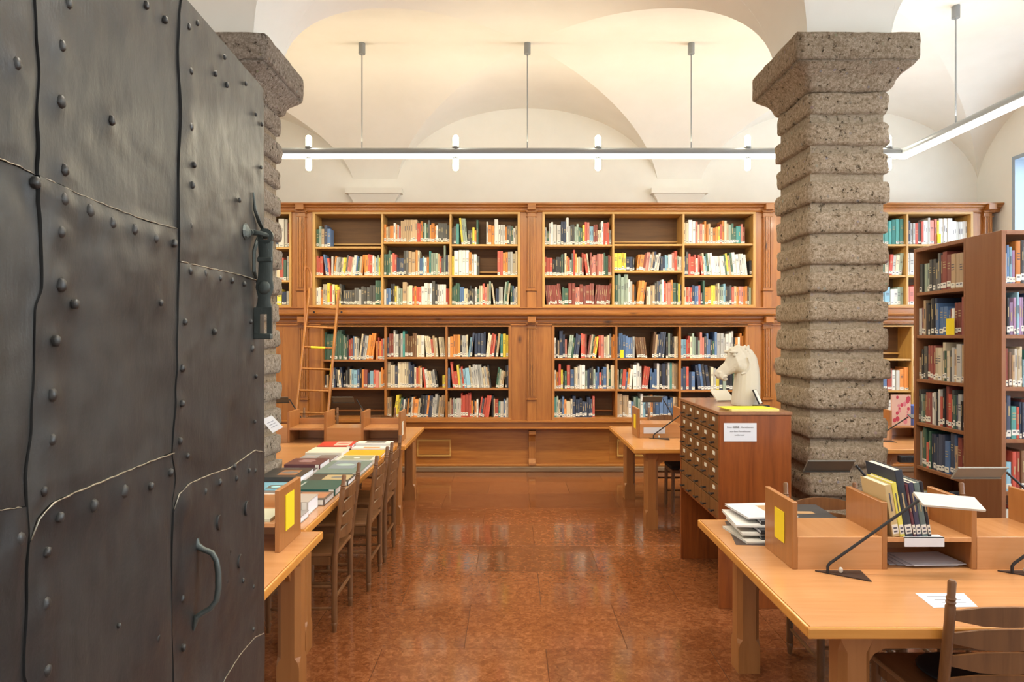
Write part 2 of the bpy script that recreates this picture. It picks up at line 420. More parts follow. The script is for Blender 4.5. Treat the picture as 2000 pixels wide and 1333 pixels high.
for (px0, nm, mat_, lab) in ((PXR, 'stone_pillar', STONE, 'rough banded stone pillar behind the drawer cabinet, right of the aisle'),
                       (PXL, 'stone_pillar', STONEL, 'banded stone pillar half hidden behind the iron door')):
    x0, x1 = px0, px0+PW
    t = thing(nm, ((x0+x1)/2, (PY0+PY1)/2, 0), lab, 'pillar', None)
    B(x0+.034, x1-.034, PY0+.034, PY1-.034, 0, 3.4).build('mortar_core', MORTAR, t)
    z = 3.435; k = 0
    while z > .05:
        hgt = rnd.uniform(.142, .158); z0 = max(0, z-hgt)
        e = rnd.uniform(-.008, .008)
        rough_block(x0-e, x1+e, PY0-e*.5, PY1+e, z0, z, .020, k*3.1, .030).build('stone_block', mat_, t, smooth=True)
        z = z0-rnd.uniform(.042, .058); k += 1
    # capital: shallow flare then heavy slab
    mb = MB(); rings = []
    for (z, e) in ((3.435, -.02), (3.45, .0), (3.47, .012), (3.50, .02), (3.53, .04), (3.575, .095), (3.60, .115)):
        ring = []
        for sx, sy, ex, ey in ((0, 0, 1, 0), (1, 0, 0, 1), (1, 1, -1, 0), (0, 1, 0, -1)):
            for q in range(10):
                X = x0-e+(x1-x0+2*e)*(sx+ex*q/10); Y = PY0-e+(PY1-PY0+2*e)*(sy+ey*q/10)
                w = Vector((X, Y, z)); nn = noise.noise(w*11)*.012; ring.append((X+nn*(1 if sx+ex*q/10 > .5 else -1), Y+nn, z+noise.noise(w*6)*.008))
        rings.append(ring)
    mb.loft(rings).build('capital_moulding', mat_, t, smooth=True)
    e = .129
    rough_block(x0-e, x1+e, PY0-e, PY1+e, 3.60, 3.785, .014, 50, .016).build('capital_slab', mat_, t, smooth=True)
# small sheet hung on the left pillar
c4 = [P(510, 820, 4.42), P(531, 812, 4.42), P(553, 835, 4.36), P(533, 846, 4.36)]
nrm = Vector((0, -.004, 0))
mb = MB().quadbox([c4[3], c4[2], c4[1], c4[0]]+[p+nrm for p in (c4[3], c4[2], c4[1], c4[0])])
sh = mb.build('hanging_notice', PAPER); tag(sh, 'small tilted white notice sheet hung on the left stone pillar', 'notice')
for k in range(3):
    f0 = .35+.17*k; a = c4[0].lerp(c4[3], f0).lerp(c4[1].lerp(c4[2], f0), .22); b = c4[0].lerp(c4[3], f0).lerp(c4[1].lerp(c4[2], f0), .8)
    MB().tube([a+nrm*1.4, b+nrm*1.4], .0018, 4).build('text_line', plain('pale_ink', (.4, .42, .5)), sh)
MB().tube([c4[0]+Vector((0, .0, .0)), c4[0]+Vector((-.02, .09, .04))], .003, 5).build('wire_hook', BLACK, sh)

# ------------------------------------------------------------------ wall panelling and bookcases
D = 8.75; S = D/F
def wx(px): return (px-1000)*S
def wz(py): return CZ+(660-py)*S
pan = thing('pine_panelling', (0, D, 0), 'tall pine wall panelling with cornice and pilasters along the back wall', 'panelling')
XE = wx(1938); XS = wx(330)
def board(px0, px1, py0, py1, name='panel', m=PINE, dy=0, th=.03, bev=.002):
    return B(wx(px0), wx(px1), D+dy, D+dy+th, wz(py1), wz(py0)).build(name, m, pan, bevel=bev)
for a, b in ((570, 611), (1016, 1059), (1475, 1655), (1899, 1938)): board(a, b, 414, 602)
for a, b in ((330, 460), (460, 552), (552, 627), (998, 1078), (1460, 1655)): board(a, b, 632, 822)
board(1892, 1938, 632, 822)
for a, b in ((330, 552), (552, 611), (611, 1016), (1016, 1059), (1059, 1475), (1475, 1655), (1655, 1899), (1899, 1938)): board(a, b, 404, 416 if b in (1016, 1475, 1899) else 414, 'rail', PINEX, 0.002)
for a, b in ((330, 627), (627, 998), (998, 1078), (1078, 1460), (1460, 1655), (1655, 1892), (1892, 1938)): board(a, b, 618, 636 if b in (998, 1460) else 633, 'rail', PINEX, 0.002)
for a, b in ((627, 998), (1078, 1460), (1655, 1892)): board(a, b, 819, 826, 'rail', PINEX, .002)
for a, b in ((611, 1016), (1059, 1475), (1655, 1899)): board(a, b, 599, 606, 'rail', PINEX, .002)
def mould(profile, x0, x1, name, m=PINEX):    # profile: (out from D, py)
    poly = [(D-o_, wz(py)) for o_, py in profile]+[(D+.35, wz(profile[-1][1])), (D+.35, wz(profile[0][1]))]
    return MB().prism(poly, 'x', x0, x1).build(name, m, pan, bevel=0)
mould([(.02, 415), (.03, 412), (.03, 410), (.05, 409), (.05, 407.5), (.075, 406), (.075, 404), (.11, 402), (.11, 399)], XS, XE+.08, 'cornice')
mould([(-.02, 399), (-.02, 396)], wx(741), wx(1058), 'top_board')
mould([(.05, 618.5), (.12, 617), (.13, 614), (.13, 611.5), (.10, 611), (.10, 604), (.12, 603), (.12, 601)], XS, XE+.05, 'ledge')
mould([(.0, 637), (.02, 636), (.02, 632), (.035, 631), (.035, 626), (.06, 623), (.06, 618)], XS, XE+.02, 'lower_cornice')
mould([(.06, 840), (.10, 838), (.10, 836), (.15, 835), (.15, 834), (.11, 833), (.11, 824), (.14, 823), (.14, 821)], XS, XE+.05, 'bench_ledge')
B(XS, XE+.05, D-.09, D+.35, 0, wz(910)).build('plinth', PLINTH, pan, bevel=.008)
B(XS, XE+.05, D-.06, D+.35, wz(910), wz(906.5)).build('plinth_moulding', PINEX, pan, bevel=.004)
for a, b in ((330, 560), (560, 800), (800, 1034), (1044, 1190), (1190, 1497), (1507, 1735), (1735, 1938)):
    B(wx(a), wx(b), D+.0, D+.03, wz(907), wz(840)).build('base_panel', PINEX, pan, bevel=.003)
for a, b in ((815, 881), (1205, 1269), (600, 660), (1400, 1466)):
    h = B(wx(a), wx(b), D-.022, D+.0, wz(892), wz(859)).build('hatch_frame', PINEL, pan, bevel=.003)
    B(wx(a+2.5), wx(b-2.5), D-.026, D-.0, wz(888), wz(862)).build('hatch_panel', PINEX, h, bevel=.004)
for px in (595, 1039, 1502):
    X = wx(px); w = .045
    MB().prism([(D-.12, wz(840)), (D+.02, wz(840)), (D+.02, wz(907)), (D-.08, wz(907)), (D-.075, wz(903)), (D-.03, wz(896)), (D-.03, wz(862)), (D-.05, wz(852)), (D-.12, wz(847))], 'x', X-w, X+w).build('bracket', PINE, pan, bevel=.003)
def pilaster(px, pt, pb, pplinth):
    X = wx(px); w = .058
    t = MB(); wt = w*.92
    t.prism([(X-w, wz(pb)), (X+w, wz(pb)), (X+wt, wz(pt)), (X-wt, wz(pt))], 'y', D-.036, D-.001)
    o_ = t.build('pilaster', PINE, pan, bevel=.002)
    for k in range(5):
        fx = (k-2)*.021
        MB().prism([(X+fx-.006, wz(pb)+.03), (X+fx+.006, wz(pb)+.03), (X+fx*.92+.006, wz(pt)-.04), (X+fx*.92-.006, wz(pt)-.04)], 'y', D-.050, D-.035).build('flute', PINE, o_)
    for z0, z1, e, dd in ((pt, pt-2, .012, .065), (pt-2, pt-4, .022, .075), (pt+8, pt+6.5, .008, .055)):
        B(X-w-e, X+w+e, D-dd, D-.0, wz(z0), wz(z1)).build('capital', PINE, o_, bevel=.003)
    B(X-w*.9, X+w*.9, D-.13, D-.001, wz(pt-4), wz(pt-16)).build('cornice_block', PINEX, o_, bevel=.003)
    B(X-w-.014, X+w+.014, D-.065, D-.0, wz(pb+2), wz(pb)).build('base_moulding', PINE, o_, bevel=.003)
    B(X-w, X+w, D-.045, D-.0, wz(pplinth), wz(pb+2)).build('pedestal', PINE, o_, bevel=.003)
for px in (590, 1038, 1497, 1926): pilaster(px, 417, 567, 602)
for px in (594, 1038, 1497): pilaster(px, 635, 779, 822)

BOOKS = []   # records
ORD = 'first second third fourth fifth sixth seventh eighth ninth tenth eleventh twelfth thirteenth fourteenth fifteenth sixteenth seventeenth eighteenth nineteenth'.split()
TENS = {2: ('twentieth', 'twenty'), 3: ('thirtieth', 'thirty'), 4: ('fortieth', 'forty'), 5: ('fiftieth', 'fifty')}
def ordn(i):
    if i < 20: return ORD[i-1]
    a, b = divmod(i, 10); return TENS[a][0] if b == 0 else TENS[a][1]+'-'+ORD[b-1]
def row(spec, org, ang, width, height, depth, where, group, setback=.035, unit=None, near=False):
    """org: left bottom front corner of the shelf opening; ang: rotation about z; books laid along local +x, spines face local -y"""
    items = []; mode = 0; hf = .75; prev = None
    for ch in spec:
        if ch == ' ': continue
        if ch.isdigit(): hf = int(ch)/10+.03; prev = None; continue
        if ch == '/': mode = 1; prev = None; items.append(('m', 1)); continue
        if ch == '\\': mode = -1; prev = None; items.append(('m', -1)); continue
        if ch == '|': mode = 0; items.append(('m', 0)); continue
        if ch == '_': items.append(('g', 1.0)); prev = None; continue
        lo = ch.lower(); big = ch.isupper()
        if prev and prev[0] == ch and rnd.random() < .62: th, h = prev[1], prev[2]
        else: th = (1.75 if big else 1.0)*rnd.uniform(.8, 1.2); h = min(.96, max(.4, hf+rnd.uniform(-.08, .08)))
        prev = (ch, th, h); items.append(('b', lo, th, h))
    angs = []; m_ = 0; a_ = 0
    n_u = sum((i[2] if i[0] == 'b' else i[1]) for i in items if i[0] != 'm')
    leans = []
    for it in items:
        if it[0] == 'm': a_ = math.radians(rnd.uniform(4.5, 8))*it[1]
        leans.append(a_)
    gap = 0; last = None; pm = 0
    for it, a in zip(items, leans):
        if it[0] == 'b':
            if a > 0: last = it[3]*height*math.sin(a)
            if a < 0 and pm >= 0: gap += it[3]*height*math.sin(-a)
            if a <= 0 and last and pm > 0: gap += last; last = None
            pm = (a > 0)-(a < 0)
    if pm > 0 and last: gap += last
    sc = (width-.006-gap)/n_u
    if unit: sc = min(sc, unit)
    R = Matrix.Rotation(ang, 4, 'Z'); x = .003; pm = 0; last = 0; idx = 0
    for it, a in zip(items, leans):
        if it[0] == 'g': 
            if pm > 0: x += last; pm = 0
            x += it[1]*sc; continue
        if it[0] == 'm': continue
        _, c, th, h = it; t_ = th*sc*.93; H = h*height
        if a < 0 and pm >= 0: x += H*math.sin(-a)
        if a <= 0 and pm > 0: x += last
        dpt = min(depth, H*rnd.uniform(.68, .8)); idx += 1
        if a > 0:   # pivot at bottom right corner
            xp = x+th*sc/math.cos(a); M = Matrix.Translation((xp, 0, 0)) @ Matrix.Rotation(a, 4, 'Y') @ Matrix.Translation((-t_, 0, 0)); x = xp; last = H*math.sin(a)
        elif a < 0: M = Matrix.Translation((x, 0, 0)) @ Matrix.Rotation(a, 4, 'Y'); x += th*sc/math.cos(a)
        else: M = Matrix.Translation((x, 0, 0)); x += th*sc
        pm = (a > 0)-(a < 0)
        M = Matrix.Translation(org) @ R @ Matrix.Translation((0, setback+rnd.uniform(0, .012), .0005)) @ M
        c0 = M.translation; dirx = R @ Vector((1, 0, 0)); p1 = c0; p2 = c0+dirx*t_
        wpx = abs(p1.x/p1.y-p2.x/p2.y)*F; hpx = H*F/c0.y
        vis = abs(p1.x/p1.y) < .79
        BOOKS.append(dict(M=M, t=t_, h=H, d=dpt, c=c, area=wpx*hpx*(1 if vis else .01), lab=(th, h, PAL[c][0], idx, where), group=group, near=near))
def book_into(mb, b, M, mats, detail=0):
    t_, H, d, c = b['t'], b['h'], b['d'], b['c']
    def mi(m):
        if m not in mats: mats.append(m)
        return mats.index(m)
    ci = mi(BM[c][rnd.choice((0, 0, 1, 2, 3))]); pi_ = mi(PAGES); bt = min(.003, t_*.2)
    if detail:
        r_ = min(.003, t_*.15)
        mb.prism([(0, r_*1.5), (r_, r_*.3), (t_/2, 0), (t_-r_, r_*.3), (t_, r_*1.5), (t_, r_*1.5+.002), (0, r_*1.5+.002)], 'z', 0, H, ci, M)
        mb.box(0, bt, r_*1.5+.002, d, 0, H, ci, M); mb.box(t_-bt, t_, r_*1.5+.002, d, 0, H, ci, M)
        mb.box(bt, t_-bt, r_*1.5+.002, d-.004, .003, H-.004, pi_, M)
    else:
        mb.box(0, t_, 0, d, 0, H, ci, M)
    li = mi(rnd.choice((LABEL, LABEL, PAPERC))); lz = rnd.choice((.004, .010, .014, .022)); lh = min(rnd.uniform(.026, .044), H*.17)
    if rnd.random() < .84:
        mb.box(t_*.03, t_*.97, -.0012, 0, lz, lz+lh, li, M)
        if t_ > .012: mb.box(t_*.25, t_*.75, -.0020, -.0012, lz+lh*.5, lz+lh*.72, mi(INK), M)
    if t_ > .012 and rnd.random() < .75:
        g = GOLD if c in 'knmgbudtvr' else INK; gi = mi(g); z0 = H*rnd.uniform(.50, .62)
        if t_ > .03:
            for q in range(3): mb.box(t_*.2, t_*.8, -.0014, 0, z0+q*.018, z0+q*.018+.006, gi, M)
        else: mb.box(t_*.38, t_*.62, -.0014, 0, z0-.02, z0+rnd.uniform(.03, .07), gi, M)

def bookcase(name, label, fx0, fx1, fy0, fy1, divs, shelves, frame_m, spec, casename, back=True, dep=.30, colnames=None, rownames=None):
    """frame outer in px; divs divider centres px; shelves per column list of py of shelf tops"""
    x0, x1, z1, z0 = wx(fx0), wx(fx1), wz(fy0), wz(fy1)
    t = thing(name, ((x0+x1)/2, D, z0), label, 'bookcase')
    f = .033; PL, PZ = (PINEL, PINELZ) if frame_m is PINEL else (PINELD, PINE)
    B(x0, x1, D-.02, D+dep, z1-f, z1).build('frame_top', PL, t, bevel=.002)
    B(x0, x1, D-.02, D+dep, z0, z0+f).build('frame_bottom', PL, t, bevel=.002)
    B(x0, x0+f, D-.02, D+dep, z0+f, z1-f).build('side_panel', PZ, t, bevel=.002)
    B(x1-f, x1, D-.02, D+dep, z0+f, z1-f).build('side_panel', PZ, t, bevel=.002)
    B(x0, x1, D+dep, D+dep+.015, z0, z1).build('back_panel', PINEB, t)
    edges = [x0+f]+[wx(p) for p in divs]+[x1-f]
    for p in divs: B(wx(p)-.0135, wx(p)+.0135, D-.016, D+dep, z0+f, z1-f).build('divider', PZ, t, bevel=.002)
    n = len(edges)-1
    for c in range(n):
        a = edges[c]+(.0135 if c else 0); b = edges[c+1]-(.0135 if c < n-1 else 0)
        lv = [z1-f]+[wz(p) for p in shelves[c]]+[z0+f]
        for zz in lv[1:-1]: B(a, b, D-.008, D+dep, zz-.026, zz).build('shelf', PL, t, bevel=.002)
        for r_ in range(len(lv)-1):
            top = lv[r_]-(.026 if r_ else 0); bot = lv[r_+1]
            cn = (colnames or ['left', 'middle', 'right'])[c]; rn = (rownames or ['top', 'middle', 'bottom'])[r_]
            sp = spec[c][r_]
            if sp.count('_') > 6:      # bare shelf shows the batten behind
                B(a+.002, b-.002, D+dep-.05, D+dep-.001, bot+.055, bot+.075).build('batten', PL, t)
            if sp.strip('_'):
                row(sp, Vector((a, D, bot)), 0, b-a, top-bot, .22, f'{rn} shelf, {cn} column, {casename}', 'books in the wall bookcases')
    return t
U = '_'*19
bookcase('built_in_bookcase', 'upper pine bookcase above the ladder, first bay left of centre pilaster', 611, 1016, 414, 600.5, [746.7, 880],
  [[482, 538.6], [472.8, 538], [477.5, 538]], PINEL,
  [['6gesnb'+U, '7rrR\\bbr|w/oaadcyydpPcwwbgco|oorRwcleyo', '6wwo7ccyrc\\yyd|5ddddd6dda7ddddd8ggg'],
   ['6ocsoowoar8ssssssss7rrogegd6oOowDdddd', '7gggsrr6nnnn7dd8SSoc6B6lwo7teee6srd9e7nc', '6wbb7kky6cee8S6cCro7rr7WWww8Dk7wwww6rr'],
   ['6ddT8\\yee|5ddyo8g____8w6OO9W7www6oddgwc', '7y8WWWWo7ww7d________8rrooaacc', '7ggg8g7bb6ccdkddag7ccrps8e\\c|6nnaa8/egc|6gbaw']], 'upper left bookcase')
bookcase('built_in_bookcase', 'upper pine bookcase right of centre pilaster with an empty top middle shelf', 1059, 1475, 414, 600.5, [1197.6, 1334.6],
  [[478, 538.6], [477, 529], [476, 538]], PINEL,
  [['5ag7wwW7W8nNw6addeegg7yrp6ll7mm4cc7wrrr5a', '6rRR6kkkkk7gk8c6ore8dro6cce7r\\Rc|7mpPmpppp7gGmp', '7\\mmmmmmmmm|6gG7MM6pp7MmMmm/mmmmmmmm'],
   [U, '7YYyy6NNk_7/oOm7ppasnww|6nnll7Wp8R6ew', '9gg9EEee7wa6ok7/OOo|6ccssd7dn7ewr6pP7oGgy6n'],
   ['7cc8WW7pcpco7os6cooy7ro7cseg6gtt6pm___', '7ndr6Rrw7r\\rclg7wwwwwww7gysg7WWwww|5_k', '6crpr7nbbr5n8g6OOyy7sceel7kkd6rso6ppoode']], 'upper right bookcase')
bookcase('built_in_bookcase', 'lower pine bookcase behind the ladder, first bay left of centre pilaster', 627, 998, 634, 821, [753, 872],
  [[703, 758], [698, 758], [698, 758.6]], PINE,
  [['8gGGGggg7egk6rm7bca7/cnaaOoo|6orora', '5ks_7aan\\dcn|6kd7k6c7lL7bkoM6nLr6Pc8o6o', U],
   ['7nmm8wWdat7uuuuuu7ccW6\\cccrsc|_7\\ccc', '8Ccc8Nccccc8nnn7cro6c\\rwccaak|__4yy', '7ss_7/Yyg|6/nw7kokwo6Oc7kkkn7onnw8Ad7sss'],
   ['7cOooo7kaac/ln|8NNNn7/ccrrks|7tYy', '7b8\\r6R7yer|6\\l7Lca8aaaa7cask|__6/gecs|7kn', '6ssmae7aaw8rRRrr6okow7/rnrRr|8k7sR6tWb6ww']], 'lower left bookcase')
bookcase('built_in_bookcase', 'lower pine bookcase behind the white horse head, right of centre pilaster', 1078, 1460, 634, 821, [1203.6, 1327.6],
  [[700, 760.5], [700, 761], [700.6, 762.5]], PINE,
  [['6wks8Nn6p7/eegnN|8r7rm7/mcgoy|7rPcccd7oo', '6co8r6ykg8R6B7cca8wW6en7kd6eb8b6rn8Bc7g8C', '7te6cn7b6oCc7Nnnn6nn7nnn8r_________'],
   ['7nbbBbbba7\\uuuuu|__8/us8nnnn|7kekk6cc', '6c7/gR|6/bow|8Www|7/rrr|6bbb|8wkNkwt8sss', '8sSsss6wb8e7ge8wl6na8o7nBBBbb7ss'],
   ['6LLr7rce6eke8p6p7db6bkg8b7AAaW8w9w6kow7oo', '7bnr6nb8\\nbkn|7caynekkgww', '5k____w5_7pp7rpwnnnmkkpr']], 'lower right bookcase')
bookcase('built_in_bookcase', 'upper pine bookcase sliver seen beside the left stone pillar', 470, 570, 414, 600.5, [],
  [[483, 548]], PINEL, [['7scrabnrwcwn8Wwm', '7rbncwcsrwacrga', '6bcwgnrknyna']], 'bookcase beside left stone pillar', colnames=['only'])
bookcase('built_in_bookcase', 'upper bookcase right of the stone pillar filled with white journals', 1655, 1899, 414, 600.5, [1771],
  [[477.5, 538], [477.5, 538]], PINEL, [['7cgbrwdc8tttttttt', '7rcwbgrcs6rwgc7/rwce', '7nrcwbdgc6lLwwee'], ['7rnaardrww8wPpy8wwwwwwwwwwwww', '8wwwwwwcrbwwgcwwww', '7pprcwbrwwgnaswcw']], 'bookcase right of stone pillar')
bookcase('built_in_bookcase', 'lower bookcase seen between the stone pillar and the brown bookcase', 1655, 1892, 634, 821, [1781],
  [[701, 763], [701, 763]], PINEL, [['____________________', '7rcwgnb7wlbrwwoo', '7bcwgrcwwgbn'], ['7crbwgcn', '7wcrbnww', '7gcrwbc']], 'lower bookcase right of stone pillar')

# ------------------------------------------------------------------ free-standing brown bookcases on the right
RX = 3.09; RT = 2.43
zsh = [2.094, 1.769, 1.437, 1.107, .775, .44, .09]
def freecase(label, x0, x1, y0, y1, face, specs, casename, width_ax):
    t = thing('standing_bookcase', ((x0+x1)/2, (y0+y1)/2, 0), label, 'bookcase', )
    th = .028
    if face == 'x':        # open towards -x
        B(x0, x1, y1-th, y1, 0, RT-.0).build('side_panel', SHELFB, t, bevel=.002); B(x0, x1, y0, y0+.012, 0, RT).build('side_panel', SHELFB, t, bevel=.002)
        B(x0, x1, y0+.012, y1-th, RT-th, RT).build('top_board', SHELFB, t, bevel=.002); B(x1-.012, x1, y0+.012, y1-th, 0, RT-th).build('back_panel', SHELFB, t)
        for z in zsh: B(x0+.004, x1-.012, y0+.012, y1-th, z-.024, z).build('shelf', SHELFB, t, bevel=.001)
        B(x0+.01, x0+.03, y0+.012, y1-th, 0, zsh[-1]-.024).build('toe_board', SHELFB, t)
        for i, s_ in enumerate(specs):
            top = (RT-th) if i == 0 else zsh[i-1]-.024
            row(s_, Vector((x0, y1-th, zsh[i])), -math.pi/2, y1-th-y0-.012, top-zsh[i], .22, f'{["top","second","third","fourth","fifth","sixth"][i]} shelf of {casename}', 'books in the brown standing bookcases', .02, near=True)
    else:
        B(x0, x0+th, y0, y1, 0, RT).build('side_panel', SHELFB, t, bevel=.002); B(x1-th, x1, y0, y1, 0, RT).build('side_panel', SHELFB, t, bevel=.002)
        B(x0+th, x1-th, y0, y1, RT-th, RT).build('top_board', SHELFB, t, bevel=.002); B(x0+th, x1-th, y1-.012, y1, 0, RT-th).build('back_panel', SHELFB, t)
        for z in zsh: B(x0+th, x1-th, y0+.004, y1-.012, z-.024, z).build('shelf', SHELFB, t, bevel=.001)
        B(x0+th, x1-th, y0+.01, y0+.03, 0, zsh[-1]-.024).build('toe_board', SHELFB, t)
        for i, s_ in enumerate(specs):
            top = (RT-th) if i == 0 else zsh[i-1]-.024
            row(s_, Vector((x0+th, y0, zsh[i])), 0, x1-x0-2*th, top-zsh[i], .22, f'{["top","second","third","fourth","fifth","sixth"][i]} shelf of {casename}', 'books in the brown standing bookcases', .02, unit=.019, near=True)
    return t
freecase('narrow brown bookcase open to the left, right of the stone pillar', RX, RX+.3, 4.545, 5.12, 'x',
  ['7d_6ee7ddd8dm8MM7SSSs', '6wm8s8kkdk8nb6BBb6mw8MMm5a', '5s7kdd8mmm8CCc7gcda8sAs7g', '8d6eg6u7MM8WWk8w6R8k9M8Rdg7nAk7kn', '8as9gg6r8gnn8nNn7B9Nb6s9M7ms', '5ya_cu_6cccnN6na'], 'narrow brown bookcase', 0)
freecase('wide brown bookcase facing the camera at right edge of picture', RX, RX+1.0, 4.2, 4.54, 'y',
  ['6w7bl7v8O8k7WwrbNcwgRbnwc', '6e7kVv8l7vv6n8nNbwcRgenblw', '6p7m7usw8cc6l7TtcwbRgnwbce', '7c8N7T6r8nn7mcWwbnrgce', '6w6L8RRu6nnbcwrnRgbc', '7cwnrbgcwRbnc'], 'wide brown bookcase', 0)

# yellow marker slips on shelves
def slip(px0, px1, py0, py1, d, label, m=YELLOW):
    a = P(px0, py1, d); b = P(px1, py0, d)
    o = B(a.x, b.x, d-.003, d, a.z, b.z).build('shelf_slip', m); return tag(o, label, 'paper slip')

slip(1831, 1837.5, 457, 475.5, D+.025, 'small yellow slip on white journals right of the stone pillar')
slip(1211, 1218, 684, 699, D+.025, 'small yellow slip on blue books in lower right bookcase')
o = B(RX+.004, RX+.008, 4.66, 4.744, 1.7695, 1.885).build('shelf_slip', YELLOW); tag(o, 'yellow slip on second shelf of the narrow brown bookcase', 'paper slip')
# ------------------------------------------------------------------ build books
BOOKS.sort(key=lambda b: -b['area'])
for i, b in enumerate(BOOKS):
    if i < 285:
        mats = []; mb = MB(); big = b['near']
        book_into(mb, b, None, mats, 1)
        me_o = mb.build('book', mats, None, origin=(0, 0, 0)); me_o.matrix_world = b['M']; WL[me_o.name] = b['M'].translation
        th, h, cw, idx, where = b['lab']
        size = 'thick ' if th > 1.55 else ('slim ' if th < .88 else '')
        tag(me_o, (lambda L: L if len(L.replace('-', ' ').split()) <= 16 else L.replace(size, '', 1) if size and len(L.replace('-', ' ').split()) == 17 else L.replace(size, '', 1).replace(' from left,', ',').replace(' bookcase', '', 1) if False else L.replace(size, '', 1).replace('the ', '').replace('stone pillar', 'pillar').replace('dark ', '').replace('light ', ''))(f'{size}{cw} book, {ordn(idx)} from left, {where}'), 'book', b['group'])
mb = MB(); mats = []
for b in BOOKS[285:]: book_into(mb, b, b['M'], mats, 0)
o = mb.build('books', mats); tag(o, 'remaining smaller books packed on the shelves of the wall bookcases', 'books', None, 'stuff')
print('BOOKS', len(BOOKS))

# ------------------------------------------------------------------ hanging lamp rails
def ceil_z(x, y):
    for (y0, y1) in yb:
        if y0 <= y <= y1:
            v = (y-(y0+y1)/2)/((y1-y0)/2)
            for (x0, x1) in xb:
                if x0 <= x <= x1: return max(arch(v), arch((x-(x0+x1)/2)/((x1-x0)/2)))
            return arch(v)
    return ZS
def rail(label, p0, p1, rods, bulbs):
    p0, p1 = Vector(p0), Vector(p1); t = thing('hanging_lamp_rail', (p0+p1)/2, label, 'lamp')
    d = (p1-p0).normalized(); n = Vector((-d.y, d.x, 0))
    prof = [(math.cos(a)*.052, math.sin(a)*.052+.0) for a in [math.radians(-20+220*k/14) for k in range(15)]]
    def ring(p, pr): return [p+n*u+Vector((0, 0, v)) for u, v in pr]
    MB().loft([ring(p0, prof), ring(p1, prof)]).build('housing', LAMPM, t, smooth='auto')
    dp = [(-.042, -.02), (-.036, -.055), (.036, -.055), (.042, -.02)]
    MB().loft([ring(p0+d*.01, dp), ring(p1-d*.01, dp)]).build('diffuser', TUBE, t)
    for (x, y) in rods:
        cz = ceil_z(x, y)-.02
        rr = MB().tube([(x, y, RZ+.04), (x, y, cz)], .007, 6).build('rod', LAMPM, t, smooth='auto')
        MB().tube([(x, y, cz-.095), (x, y, cz+.03)], .036, 14).build('ceiling_cup', LAMPM, rr, smooth='auto')
    for (x, y) in bulbs:
        for s_ in (1, -1):
            q = MB().tube([(x, y, RZ+s_*.045), (x, y, RZ+s_*.065)], .038, 12).build('bulb_socket', LAMPM, t, smooth='auto')
            MB().tube([(x, y, RZ+s_*.065), (x, y, RZ+s_*.17), (x, y, RZ+s_*.185)], [.031, .031, .02], 12).build('bulb', BULB, q, smooth='auto')
def rx(px): return (px-1000)/F*RY
rail('long grey lamp rail hung across the vault in front of bookcases', (-6.1, RY, RZ), (4.14, RY, RZ), [(rx(p), RY) for p in (707, 1030, 1350, 386)], [(rx(p), RY) for p in (603, 890, 1168, 1460, 1735)])
rail('grey lamp rail running towards camera at upper right', (4.2, RY+.05, RZ), (4.2, .9, RZ), [(4.2, 6.3), (4.2, 3.6), (4.2, 1.7)], [(4.2, 5.0), (4.2, 2.6)])
rail('added front lamp rail overhead, unseen above the picture', (-3.6, 2.4, RZ), (3.6, 2.4, RZ), [(-2.6, 2.4), (2.6, 2.4)], [])  # made-up fixture out of view, carries the added front lights

